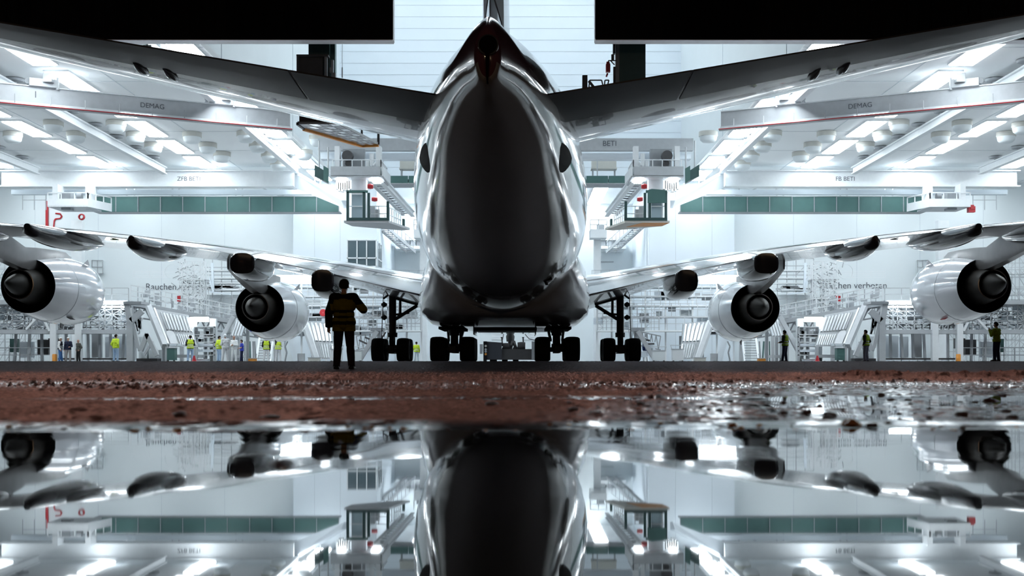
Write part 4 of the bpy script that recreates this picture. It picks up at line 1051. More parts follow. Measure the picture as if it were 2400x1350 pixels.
    g = thing('support_frame', f'grey steel A-frame support with diagonals and cabinets {sd} of the airplane', 'dock', (X(340, D), D, 0))
    def pl(x, y, d=0.0): return P(x, y, D+d)
    MB().bar(pl(306, 848), pl(306, 760), .42).build('column', M['steel2'], g)
    MB().bar(pl(306, 760), pl(298, 710), .36).build('upper_column', M['steel2'], g)
    MB().bar(pl(308, 752), pl(334, 728), .36).build('diagonal', M['steel2'], g)
    MB().bar(pl(312, 758), pl(325, 815), .22).build('diagonal', M['steel2'], g)
    MB().bb(X(292, D), X(334, D), D-.3, D+1.5, Z(713, D), Z(707, D)).build('head_plate', M['grey'], g)
    MB().bar(pl(318, 790), pl(328, 822), .2).bar(pl(346, 782), pl(330, 822), .28).build('v_brace', M['steel2'], g)
    MB().bar(pl(344, 782), pl(368, 834), .28).bar(pl(358, 800), pl(338, 832), .14).build('v_brace', M['steel2'], g)
    MB().bb(X(316, D), X(336, D), D+.8, D+1.6, Z(840, D), Z(788, D)).build('cabinet', M['wall2'], g)
    MB().bb(X(340, D), X(364, D), D+.8, D+1.6, Z(840, D), Z(820, D)).build('cabinet', M['wall2'], g)
    MB().bb(X(312, D), X(362, D), D+.7, D+1.6, 0.02, Z(840, D)).build('plinth', M['dark'], g)
    for k in range(7): MB().bar(pl(310+rg.uniform(0, 26), rg.uniform(730, 750), 1.2), pl(310+rg.uniform(0, 26), rg.uniform(765, 785), 1.2), .12).build('pipe', M['steel'] if k % 2 else M['grey'], g)
    def skin(lbl, quad, d0, d1, tiers, nst, arch, side):
        """sloping panel: quad px corners tl, tr, br, bl; its top leans away to depth d1"""
        tl, tr, brr, bl_ = quad
        c3 = [P(*tl, d1), P(*tr, d1), P(*brr, d0), P(*bl_, d0)]
        g = thing('skin_dock', lbl, 'dock', (c3[2].x, d0, 0))
        def at(u, v, off=0.0):
            n = (c3[1]-c3[0]).cross(c3[3]-c3[0]).normalized()
            if n.y > 0: n = -n
            p = (c3[0]*(1-u)+c3[1]*u)*(1-v)+(c3[3]*(1-u)+c3[2]*u)*v
            return p+n*off
        back = MB().loft([[at(0, 0), at(1, 0), at(1, 1), at(0, 1)], [p+Vector((0, .25, 0)) for p in (at(0, 0), at(1, 0), at(1, 1), at(0, 1))]]).build('backing_sheet', M['grey'], g)
        for v0, v1, u0 in tiers:
            for k in range(nst):
                ua = u0+(1-u0)*(k+.12)/nst; ub = u0+(1-u0)*(k+.80)/nst; um = (ua+ub)/2
                MB().loft([[at(ua, v0, .01), at(um, v0, .10), at(ub, v0, .01)], [at(ua, v1, .01), at(um, v1, .10), at(ub, v1, .01)]], caps=True).build('corrugation', M['ribs'], g)
        if side:
            MB().bar(at(-.04, -.02, .1), at(-.04, 1.02, .1), .34).build('edge_girder', M['steel2'], g)
            MB().bar(at(.10, 0.02, .12), at(.10, .98, .12), .12).build('edge_tube', M['steel'], g)
            for k in range(4):
                MB().bar(at(.0, .12+.22*k, .14), at(.06, .04+.22*k, .14), .08).build('stiffener', M['wall'], g)
        if arch:
            pts = [at(.20, .96, .05)]+[at(.32-.12*math.cos(t), .68-.1*math.sin(t), .05) for t in [PI*k/8 for k in range(9)]]+[at(.44, .96, .05)]
            MB().prism(pts, (0, -.12, 0)).build('arched_hatch', M['steel2'], g)
            MB().bar(at(.15, 1.0, .15), at(.50, 1.0, .15), .16).build('hatch_sill', M['wall'], g)
        for u in (.05, .95):
            p = at(u, 1); MB().bar((p.x, d0, 0), (p.x, d0, p.z), .2).build('leg', M['steel2'], g)
            q = at(u, .35); MB().bar((q.x, d1+.6, 0), (q.x, d1+.6, q.z), .2).build('leg', M['grey'], g)
        MB().bb(min(c3[3].x, c3[2].x), max(c3[3].x, c3[2].x), d0+.3, d1, .3, .5).build('base_frame', M['steel2'], g)
        return g
    skin(f'sloping shiny corrugated dock panel with arched hatch beside the {sd} A-frame support', ((352, 722), (440, 738), (462, 812), (388, 812)), 81.5, 84.2, ((.08, .55, .22), (.66, .97, .42)), 9, True, True)
    skin(f'sloping corrugated dock panel behind the inner {sd} engine', ((712, 752), (778, 758), (784, 842), (742, 842)), 88, 90.5, ((.04, .52, .05), (.60, .97, .3)), 6, False, True)
    skin(f'narrow sloping corrugated dock panel between the white rack and the inner {sd} engine', ((552, 748), (578, 752), (566, 790), (538, 790)), 86, 87.5, ((.06, .95, .05),), 4, False, False)
    # ---- white rack with bright shelves
    D = 83.5
    g = thing('shelf_rack', f'white rack with bright shelves beside the {sd} corrugated dock panel', 'rack', (X(480, D), D, 0))
    for px in (456, 478, 500): MB().bb(X(px-1, D), X(px+1, D), D, D+.8, 0, Z(765, D)).build('upright', M['steel2'], g)
    for y_ in (766, 784, 790, 802, 812, 822, 832): MB().bb(X(455, D), X(501, D), D-.02, D+.8, Z(y_+1.2, D), Z(y_-1.0, D)).build('shelf', M['steel'], g)
    MB().bb(X(443, D), X(486, D), D+.1, D+.2, Z(752, D), Z(744, D)).bb(X(443, D), X(486, D), D+.2, D+.4, Z(754, D), Z(743, D)).build('top_light', M['lamp'], g)
    for y_ in (808, 822): MB().bb(X(457, D), X(499, D), D-.08, D-.02, Z(y_+3, D), Z(y_-3, D)).build('drawer_front', M['wall'], g)
    for k in range(12):
        x = X(458+rg.random()*38, D); y_ = rg.choice((783, 789, 801, 831)); MB().box((x, D+.3, Z(y_-3.5, D)), (.22, .3, .2)).build('bin', M[rg.choice(('steel', 'steel2', 'grey'))], g)
    MB().bb(X(444, D), X(455, D), D+.4, D+.8, 0, Z(744, D)).bb(X(488, D), X(503, D), D+.4, D+.8, 0, Z(746, D)).build('side_panel', M['wall2'], g)
    # ---- inner dock deck running down towards the nose, with railings, beams and trusses
    pA, pB = P(306, 706, 84), P(650, 768, 96)
    g = thing('inner_dock', f'sloping white dock walkway with railings behind the inner {sd} engine', 'dock', (pA.x, 90, 0))
    w_ = Vector((0, 1.6, 0))
    MB().loft([[pA, pA+w_, pA+w_-Vector((0, 0, .3)), pA-Vector((0, 0, .3))], [pB, pB+w_, pB+w_-Vector((0, 0, .3)), pB-Vector((0, 0, .3))]]).build('deck', M['steel2'], g)
    rail_fence(MB(), [pA, pB], 1.1, .03, 1.0, 3).build('guard_rail', M['steel'], g)
    rail_fence(MB(), [pA+w_, pB+w_], 1.1, .03, 1.0, 3).build('guard_rail', M['steel2'], g)
    truss(MB(), pA-Vector((0, -.6, .35)), pB-Vector((0, -.6, .35)), .7, 14, .1).build('truss', M['grey'], g)
    for t in (.0, .3, .62, .97):
        p = pA+(pB-pA)*t+w_*.5; MB().bar((p.x, p.y, 0), (p.x, p.y, p.z-.3), .26).build('column', M['steel2'], g)
    m_ = MB()
    for k in range(50):
        p = pA+(pB-pA)*rg.random()+Vector((0, rg.uniform(0, 1.6), rg.uniform(.05, .8))); m_.box(p, (rg.uniform(.1, .5), .2, rg.uniform(.1, .5)))
    m_.build('fittings', M['steel2'], g, kind='stuff')
    # ---- scaffold tower with yellow-white tubes on the deck, and the tall framed enclosure behind
    D = 97
    g = thing('scaffold', f'dense white tube scaffold tower in front of the wall lettering, {sd} side', 'scaffold', (X(440, D), D, 0))
    m_ = MB(); lattice(m_, X(420, D), X(478, D), D, Z(745, D), Z(612, D), 6, 12, .025, .5, .3, rg); lattice(m_, X(415, D), X(478, D), D+1.5, Z(745, D), Z(618, D), 5, 12, .025, .5, .3, rg)
    lattice(m_, X(312, D+6), X(420, D+6), D+6, Z(650, D+6), Z(636, D+6), 3, 3, .018, 0, .2, rg)
    m_.build('tube_lattice', M['steel'], g, kind='stuff')
    m_ = MB()
    for k in range(70):
        p = P(rg.gauss(440, 14), rg.uniform(615, 740), D+rg.uniform(0, 1.5)); m_.bar(p, p+Vector((rg.uniform(-.6, .6), rg.uniform(-.3, .3), rg.uniform(-.4, .4))), .05)
    m_.build('clamped_tubes', M['grey'], g, kind='stuff')
    for px in (421, 449, 477): MB().bar((X(px, D), D+.7, 0), (X(px, D), D+.7, Z(612, D)), .12).build('standard', M['steel'], g)
    for y_ in (655, 700, 738): MB().bb(X(416, D), X(480, D), D, D+1.5, Z(y_+1, D), Z(y_-1, D)).build('deck', M['steel2'], g)
    MB().box(P(418, 700, D-.1), (.35, .1, .45)).build('red_tag', M['red'], g)
    MB().lathe([(.62, -.03), (.62, .03)], P(404, 637, D+5), 'Y', 20).build('hoop', M['steel2'], g)
    D = 101
    g = thing('dock_enclosure', f'tall pale framed dock enclosure with ledges behind the inner {sd} engine', 'dock', (X(530, D), D, 0))
    lattice(MB(), X(478, D), X(585, D), D, Z(775, D), Z(606, D), 5, 9, .035, .15, .1, rg).build('frame', M['steel2'], g, kind='stuff')
    MB().bb(X(480, D), X(622, D), D+.5, D+2.8, 0, Z(690, D)).build('lower_body', M['wall2'], g)
    for y_ in (634, 652, 664, 680):
        MB().bb(X(482+rg.uniform(0, 14), D), X(540+rg.uniform(0, 40), D), D-.2, D+1.5, Z(y_+1.2, D), Z(y_-1.2, D)).build('ledge', M['steel'], g)
    MB().bar(P(497, 616, D-.2), P(500, 684, D-.2), .18).build('mast', M['wall'], g)
    MB().bar(P(490, 650, D-.3), P(500, 684, D-.3), .14).bar(P(478, 682, D-.3), P(540, 690, D-.3), .12).build('strut', M['wall'], g)
    for k in range(8): MB().box(P(484+rg.random()*70, 668+rg.random()*16, D+.2), (rg.uniform(.4, 1.4), .5, .16)).build('board', M[rg.choice(('grey', 'steel', 'steel2'))], g)
    # ---- nose dock: stacked galleries either side of the nose
    D = 104
    g = thing('nose_dock', f'white stacked nose dock galleries with railings beside the {sd} wing gear', 'dock', (X(840, D), D, 0))
    for k, (y_, xl, xr) in enumerate(((655, 690, 1000), (672, 640, 990), (694, 640, 985), (716, 650, 985), (742, 650, 975), (775, 660, 985))):
        d = D+.7*(5-k)*.5
        MB().bb(X(xl, d), X(xr, d), d, d+2.2, Z(y_+2, d), Z(y_-1, d)).build('deck', M['steel'] if k % 2 else M['steel2'], g)
        rail_fence(MB(), [(X(xl, d), d, Z(y_-1, d)), (X(xr, d), d, Z(y_-1, d))], .75 if k < 4 else 1.1, .022, .75, 2).build('guard_rail', M['steel2'], g)
    for px in (660, 700, 758, 822, 870, 905, 950, 985):
        MB().bar((X(px, D), D+1.4, 0), (X(px, D), D+1.4, Z(650, D)), .14).build('post', M['steel'], g)
    for k in range(26):
        x = X(rg.uniform(660, 985), D); z = Z(rg.uniform(655, 780), D); MB().box((x, D+2.2, z), (rg.uniform(.4, 1.6), .1, rg.uniform(.3, .9))).build('panel', M[rg.choice(('wall', 'wall2', 'steel2'))], g)
    m_ = MB(); lattice(m_, X(840, D), X(985, D), D+.3, Z(776, D), Z(716, D), 14, 6, .02, .2, .25, rg); m_.build('mesh_lattice', M['steel2'], g, kind='stuff')
    if not fl: MB().lathe([(.02, .0), (.28, 0), (.32, .1), (.28, .3)], P(757, 733, D-.4), 'Y', 14).build('hose_reel', M['red'], g, smooth=40)
    MB().bb(X(648, 100), X(745, 100), 100, 100.4, Z(664, 100), Z(645, 100)).build('light_box', M['lamp'], g)
    MB().bar((X(650, 100.3), 100.3, 0), (X(650, 100.3), 100.3, Z(646, 100)), .14).build('post', M['steel2'], g)
    truss(MB(), P(835, 788, 98), P(910, 772, 98), 1.1, 7, .09).build('truss', M['grey'], g)
    # inclined strut towers near the gear
    g = thing('strut_tower', f'leaning grey strut with cross pipes, just outside the {sd} wing gear wheels', 'dock', (X(865, 90), 90, 0))
    MB().bar(P(842, 847, 90), P(884, 776, 90), .42, .3).build('strut', M['steel2'], g)
    MB().bb(X(868, 90), X(898, 90), 90, 91, Z(776, 90), Z(768, 90)).build('head_plate', M['grey'], g)
    MB().bar(P(892, 847, 91), P(888, 776, 91), .3).build('leg', M['steel2'], g)
    for k in range(9):
        p = P(rg.uniform(856, 895), rg.uniform(785, 840), 91); MB().bar(p, p+Vector((rg.uniform(-.9, .9), .3, rg.uniform(-.7, .7))), .12).build('pipe', M[rg.choice(('grey', 'steel', 'dark'))], g)
    for k in range(6):
        MB().box(P(rg.uniform(852, 900), rg.uniform(800, 840), 91.6), (rg.uniform(.4, .9), .3, rg.uniform(.3, .7))).build('panel', M['wall'], g)
    # leaning girder, ladder and white foot below the inner engine
    g = thing('leaning_girder', f'grey leaning girder outside the inner {sd} engine', 'dock', (X(515, 86), 86, 0))
    MB().bar(P(500, 832, 85.8), P(548, 742, 85.8), .40, .3).build('girder', M['steel2'], g)
    MB().bar(P(496, 848, 85.8), P(501, 830, 85.8), .3).build('foot', M['grey'], g)
    MB().bar(P(528, 742, 86), P(560, 742, 86), .2).build('head_plate', M['grey'], g)
    MB().bar((P(546, 742, 87)).xy.to_3d(), P(546, 744, 87), .2).build('prop', M['steel2'], g)
    g = thing('stairs', f'white access steps standing below the inner {sd} engine', 'stairs', (X(617, 91), 91, 0))
    for px in (602, 634):
        MB().bar(P(px, 848, 90.5), P(px+8, 790, 92.5), .1, .2).build('stringer', M['steel'], g)
        MB().bar(P(px, 830, 90.5), P(px+8, 772, 92.5), .07).build('hand_rail', M['steel'], g)
    for k in range(9):
        t = k/9; a = P(604, 846, 90.5)*(1-t)+P(611, 792, 92.5)*t; b = P(633, 846, 90.5)*(1-t)+P(641, 792, 92.5)*t
        MB().bar(a, b, .26, .05).build('tread', M['grey'], g)
    g = thing('engine_stand', f'white inclined stand leg with hoses below the inner {sd} engine', 'stand', (X(690, 91), 91, 0))
    MB().loft([[P(672, 790, 91), P(684, 786, 91), P(684, 786, 91.5), P(672, 790, 91.5)], [P(680, 820, 91), P(696, 822, 91), P(696, 822, 91.5), P(680, 820, 91.5)], [P(688, 849, 91), P(698, 849, 91), P(698, 849, 91.5), P(688, 849, 91.5)]]).build('leg', M['wall'], g)
    MB().path([P(668, 846, 90.6), P(672, 826, 90.6), P(668, 812, 90.6), P(674, 800, 90.6)], .06, 6).build('hose', M['grey'], g)
    MB().box(P(706, 838, 91.3), (.5, .4, .6)).box(P(706, 848, 91.3), (.7, .6, .1)).build('pump_box', M['steel2'], g)
    for k in range(5): MB().bar(P(575+6*k+rg.uniform(-2, 2), 848, 92), P(573+6*k+rg.uniform(-4, 4), 800, 92), .1).build('pipe', M[rg.choice(('steel', 'grey', 'teal'))], g)
    # trolleys and loose boxes on the floor
    for k, (px, w2, h2, cc, what) in enumerate(((470, .9, .16, 'wall', 'flat white pallet below the white rack'), (400, .5, .9, 'teal', 'dark green box cart under the arched hatch'), (590, .5, .25, 'orange', 'small orange crate left of the access steps'),
                                               (735, .8, .3, 'drum', 'low beige box right of the engine stand'), (787, .8, .9, 'steel', 'white trolley under the inner corrugated panel'), (832, .9, .8, 'wall2', 'pale trolley beside the leaning strut'))):
        d = 79.5 if px < 500 else 86.5
        g = thing('trolley' if h2 > .5 else 'crate', f'{what}, {sd} side', 'trolley' if h2 > .5 else 'box', (X(px, d), d, 0))
        MB().bb(X(px, d)-w2/2, X(px, d)+w2/2, d, d+.6, .12 if h2 > .5 else 0, h2).build('body', M[cc], g)
        MB().bb(X(px, d)-w2/2-.03, X(px, d)+w2/2+.03, d-.03, d+.63, h2, h2+.05).build('lid', M['steel2'], g)
        if h2 > .5:
            for dx in (-.4, .4): MB().tube((X(px, d)+dx*w2, d+.05, .07), (X(px, d)+dx*w2, d+.11, .07), .07, 10).build('caster', M['dark'], g)
            MB().path([(X(px, d)-w2/2, d+.3, h2), (X(px, d)-w2/2-.1, d+.3, h2+.3), (X(px, d)+w2/2+.1, d+.3, h2+.3), (X(px, d)+w2/2, d+.3, h2)], .025, 6).build('handle', M['steel2'], g)
    o = MB().lathe([(.0, 0), (.16, 0), (.16, .5), (.12, .55), (0, .55)], (X(128, 83.3), 83.3, 0), 'Z', 12).build('bollard', M['orange'], None, smooth=40, origin=(X(128, 83.3), 83.3, 0)); tag(o, f'small orange bollard at the foot of the {sd} dock column', 'bollard')
    o = MB().lathe([(.0, 0), (.22, 0), (.22, .05), (.14, .08), (.05, .42), (0, .42)], (X(455, 79), 79, 0), 'Z', 12).build('traffic_cone', M['red'], None, smooth=40, origin=(X(455, 79), 79, 0)); tag(o, f'small red cone near the white rack, {sd} side', 'cone')
MB.flip = False
# ---- tow tractor at the nose gear
D = 93
g = thing('tow_tractor', 'low dark grey tow tractor with raised side boxes holding the nose gear', 'tractor', (X(1210, D), D, 0))
for s, (x1, x2) in ((0, (1135, 1176)), (1, (1246, 1290))):
    MB().loft([[P(x1, 842, D), P(x2, 842, D), P(x2, 803, D), P(x1, 800, D)], [P(x1, 842, D+3.5), P(x2, 842, D+3.5), P(x2, 803, D+3.5), P(x1, 800, D+3.5)]]).build('side_box', M['grey'] if s else mat('dark_tractor_paint', (.05, .055, .07), .4), g)
    m_ = MB()
    for dd_ in (.6, 2.6):
        q = MB(); wheel(q, X((x1+x2)/2, D), D+dd_, .42, .5); q.build('wheel', M['tyre'], g, smooth=50)
MB().bb(X(1136, D), X(1288, D), D+.2, D+3.6, Z(843, D), Z(818, D)).build('chassis', M['dark'], g)
MB().bb(X(1133, D), X(1141, D), D-.12, D, Z(848, D), Z(800, D)).build('rear_panel', M['black'], g)
for y_, cc in ((811, 'drum'), (819, 'steel2'), (824, 'steel2'), (830, 'orange')):
    MB().lathe([(.09, 0), (.085, -.05), (.0, -.06)], P(1138.5, y_, D-.12), 'Y', 12).build('lamp_lens', M[cc], g)
MB().bar(P(1176, 792, D+1), P(1178, 812, D+1), .1).box(P(1176, 791, D+1), (.16, .12, .08)).build('post_lamp', M['dark'], g)
MB().bar(P(1226, 792, D+1), P(1227, 812, D+1), .1).box(P(1226, 791, D+1), (.16, .12, .08)).build('post_lamp', M['dark'], g)
MB().bar(P(1202, 800, D+1.4), P(1188, 840, D+.5), .18).bar(P(1204, 800, D+1.4), P(1216, 840, D+.5), .18).build('cradle_arm', M['dark'], g)
MB().lathe([(.32, -.3), (.36, 0), (.32, .3)], P(1222, 812, D+1), 'X', 14, True).build('hydraulic_drum', M['dark'], g, smooth=40)
MB().lathe([(.26, -.25), (.28, 0), (.26, .25)], P(1186, 812, D+1), 'X', 14, True).build('hydraulic_drum', M['dark'], g, smooth=40)
MB().path([P(1226, 772, D+1.5), P(1232, 785, D+1), P(1240, 794, D+.6), P(1252, 797, D+.2)], .03, 5).path([P(1182, 772, D+1.5), P(1180, 785, D+1), P(1177, 800, D+.6)], .03, 5).build('hose', M['dark'], g)
MB().box(P(1128, 818, D+1.5), (.22, .6, .75)).build('mirror_box', M['steel2'], g)
# ---- loose lumps of dirt lying in the shallow water and at its edge
DM = [mat('wet_brown_clod', (.10, .040, .025), .35, spec=.6, var=.2, scale=40, bump=.4), mat('orange_glint_clod', (.55, .20, .06), .22, spec=.8, var=.2, scale=40)]  # second clod colour has the orange lamp glint painted in
protos = []
for k in range(5):
    bm = bmesh.new(); bmesh.ops.create_icosphere(bm, subdivisions=2, radius=1)
    for v in bm.verts:
        n = .75+.5*rg.random(); v.co = Vector((v.co.x*n, v.co.y*n*.8, max(-.25, v.co.z*n*.55)))
    for mi_ in (0, 1):
        me = bpy.data.meshes.new('clod'); bm.to_mesh(me); me.materials.append(DM[mi_]); protos.append(me)
    bm.free()
cr = random.Random(5)
def clod(px, py, size, orange):
    d = -(WATER-CZ)*F/(py-HY)
    o = bpy.data.objects.new('dirt_clod', protos[2*cr.randrange(5)+(1 if orange else 0)]); COL.objects.link(o)
    x = X(px, d)
    h, _, _ = apron_fields(np.array([[x]]), np.array([[d]]))
    o.location = (x, d, WATER+max(float(h[0, 0]), -.004)+.2*size*.2); s_ = size*cr.uniform(.7, 1.3); o.scale = (s_, s_, s_*cr.uniform(.5, .9)); o.rotation_euler = (0, 0, cr.uniform(0, 6))
    tag(o, ('small lump of dirt at the puddle edge, orange lamp glint painted in' if orange else 'small dark brown lump of dirt lying in the shallow water'), 'dirt lump', 'lumps of dirt on the wet apron')
for k in range(120):
    py = 900+90*cr.random()**1.2; px = cr.uniform(1500, 2395) if cr.random() < .85 else cr.uniform(1300, 1600)
    clod(px, py, .008+.010*cr.random(), False)
for k in range(70):
    px = cr.uniform(0, 2400); clod(px, cr.uniform(996, 1016)+ (6 if px < 1200 else 0), .006+.005*cr.random(), cr.random() < .75)
for px, py, s_, og in ((1945, 975, .022, 0), (1995, 998, .016, 1), (1715, 1000, .012, 1), (2045, 1000, .014, 0), (2295, 985, .014, 0), (1835, 970, .014, 0), (2320, 940, .03, 0), (1600, 978, .016, 0), (660, 1090, .016, 0), (662, 1100, .008, 1), (632, 1104, .004, 1),
                       (895, 1106, .011, 0), (858, 1104, .005, 1), (835, 1104, .005, 1), (1488, 1020, .006, 1), (1508, 1021, .006, 1), (1455, 1043, .005, 1), (1472, 1043, .005, 1), (1232, 1020, .006, 1), (846, 1017, .005, 1), (645, 1027, .005, 1), (510, 1022, .005, 1), (800, 1035, .008, 0), (630, 985, .02, 0), (420, 985, .012, 0), (1150, 955, .014, 0)):
    clod(px, py, s_*1.35, bool(og))
# ---------------------------------------------------------------- people
def body_bones(pose):
    """joints of a 1.80 m figure facing +y; returns list of (name, p, q, r0, r1)"""
    V = Vector
    B = []
    st = pose.get('stance', .10)
    lean = pose.get('lean', 0)
    hip = V((0, 0, .95)); ch = V((0, lean*.5, 1.30)); nk = V((0, lean*.8, 1.50)); hd = V((pose.get('headx', 0), lean+.035, 1.655))
    B += [('torso', V((-.075, 0, .95)), V((.075, 0, .95)), .125, .125), ('torso', V((0, 0, .95)), V((0, lean*.2, 1.12)), .14, .135), ('torso', V((-.06, lean*.2, 1.10)), V((.06, lean*.2, 1.10)), .115, .115),
          ('torso', V((-.085, lean*.5, 1.28)), V((.085, lean*.5, 1.28)), .125, .125), ('torso', V((-.13, lean*.7, 1.40)), V((.13, lean*.7, 1.40)), .088, .088), ('torso', V((0, lean*.2, 1.10)), V((0, lean*.6, 1.36)), .13, .12),
          ('neck', V((0, lean*.7, 1.43)), V((0, lean*.9+.01, 1.56)), .065, .056),
          ('head', hd+V((0, -.012, .03)), hd+V((0, .0, .045)), .093, .088), ('head', hd+V((0, .03, -.055)), hd+V((0, .0, .02)), .062, .080), ('head', hd+V((0, .05, -.088)), hd+V((0, .052, -.088)), .036, .036),
          ('head', hd+V((0, .085, .005)), hd+V((0, .105, -.022)), .013, .019), ('head', hd+V((-.084, -.01, .0)), hd+V((-.088, -.01, -.03)), .017, .013), ('head', hd+V((.084, -.01, .0)), hd+V((.088, -.01, -.03)), .017, .013)]
    hands = []
    for s, k in ((-1, 'l'), (1, 'r')):
        sh = V((s*.185, lean*.7, 1.415)); a = pose.get('arm_'+k, ((s*.255, -.02, 1.13), (s*.27, .06, .87)))
        el, wr = V(a[0]), V(a[1])
        B += [('arm', V((s*.13, lean*.7, 1.41)), sh, .085, .078), ('arm', sh, el, .068, .050), ('arm', el, wr, .050, .034)]
        d = (wr-el).normalized(); h1 = wr+d*.095
        B += [('hand', wr, h1, .030, .036)]
        hands.append((s, wr, d))
        hj = V((s*.095, 0, .93)); kn = V((s*(.095+st*.35), pose.get('knee_'+k, .03), .50)); an = V((s*(.095+st*.7), pose.get('foot_'+k, 0), .085))
        B += [('leg', hj, kn, .098, .066), ('leg', kn, kn+(an-kn)*.35, .060, .062), ('leg', kn+(an-kn)*.3, an, .064, .045),
              ('foot', an+V((0, -.035, -.035)), an+V((s*.01, .06, -.045)), .048, .046), ('foot', an+V((s*.01, .05, -.048)), an+V((s*.03, .16, -.055)), .045, .034)]
    return B, hands
def capsule(bm_, p, q, r0, r1, n=10):
    mb = bm_; d = q-p
    if d.length < 1e-4: d = Vector((0, 0, 1e-3)); q = p+d
    u, v = basis(d); w_ = d.normalized(); rings = []
    for k in range(4):
        t = -PI/2+PI/2*(k+.35)/4; rings.append((p+w_*r0*math.sin(t), r0*math.cos(t)))
    for k in range(4):
        t = PI/2*(k+.65)/4; rings.append((q+w_*r1*math.sin(t), r1*math.cos(t)))
    rr = [[c+(u*math.cos(2*PI*i/n)+v*math.sin(2*PI*i/n))*r for i in range(n)] for c, r in rings]
    mb.loft(rr)
def segdist(P_, p, q, r0, r1):
    p = np.array(p); q = np.array(q); d = q-p; L2 = max(d@d, 1e-9)
    t = np.clip((P_-p)@d/L2, 0, 1)
    return np.linalg.norm(P_-(p+t[:, None]*d), axis=1)-(r0+(r1-r0)*t)
_cache = {}
def figure(pose, voxel):
    key = (repr(sorted(pose.items())), voxel)
    if key in _cache: return _cache[key]
    B, hands = body_bones(pose)
    mb = MB()
    for nm, p, q, r0, r1 in B: capsule(mb, p, q, r0, r1)
    me = bpy.data.meshes.new('body'); me.from_pydata([tuple(v) for v in mb.v], [], mb.f)
    o = bpy.data.objects.new('body', me); COL.objects.link(o)
    m = o.modifiers.new('remesh', 'REMESH'); m.mode = 'VOXEL'; m.voxel_size = voxel
    m2 = o.modifiers.new('smooth', 'SMOOTH'); m2.factor = .5; m2.iterations = 4
    dg = bpy.context.evaluated_depsgraph_get(); ev = o.evaluated_get(dg); m3 = bpy.data.meshes.new_from_object(ev)
    co_ = np.empty(len(m3.vertices)*3); m3.vertices.foreach_get('co', co_); co_ = co_.reshape(-1, 3)
    no_ = np.empty(len(m3.vertices)*3); m3.vertices.foreach_get('normal', no_); no_ = no_.reshape(-1, 3)
    fs = [tuple(p.vertices) for p in m3.polygons]
    bpy.data.objects.remove(o)
    fc = np.array([co_[list(f)].mean(0) for f in fs])
    dist = np.stack([segdist(fc, p, q, r0, r1) for _, p, q, r0, r1 in B], 1)
    names = [b[0] for b in B]
    reg = [names[i] for i in dist.argmin(1)]
    # fingers: five separate tapering chains rooted in the palm
    fing = MB()
    for s, wr, d in hands:
        side = Vector((0, 1, 0)) if abs(d.y) < .8 else Vector((s, 0, 0))
        side = (side-d*side.dot(d)).normalized(); nrm = d.cross(side).normalized()
        if nrm.dot(Vector((-s, 0, 0))) < 0: nrm = -nrm
        for k, (off, ln) in enumerate(((.027, .066), (.009, .075), (-.010, .070), (-.027, .055))):
            b0 = wr+d*.085+side*off; b1 = b0+d*ln*.5+nrm*.004; b2 = b1+(d*.75+nrm*.5)*ln*.32; b3 = b2+(d*.4+nrm*.8)*ln*.26
            for p, q, r0, r1 in ((b0, b1, .0095, .009), (b1, b2, .009, .0083), (b2, b3, .0083, .0065)): capsule(fing, p, q, r0, r1, 6)
        t0 = wr+d*.03+side*.028; t1 = t0+(d*.6+side*.75)*.036; t2 = t1+(d*.9+side*.2+nrm*.2)*.03
        capsule(fing, t0, t1, .013, .0105, 6); capsule(fing, t1, t2, .0105, .008, 6)
    _cache[key] = (co_, no_, fs, fc, reg, fing)
    return _cache[key]
CM = {}
def cloth(col, rough=.85):
    k = tuple(round(c, 3) for c in col)
    if k not in CM: CM[k] = mat('cloth_%d' % len(CM), col, rough, spec=.15, var=.08, scale=14, bump=.25)
    return CM[k]
SKIN = mat('skin', (.48, .27, .20), .55, var=.04, scale=12)
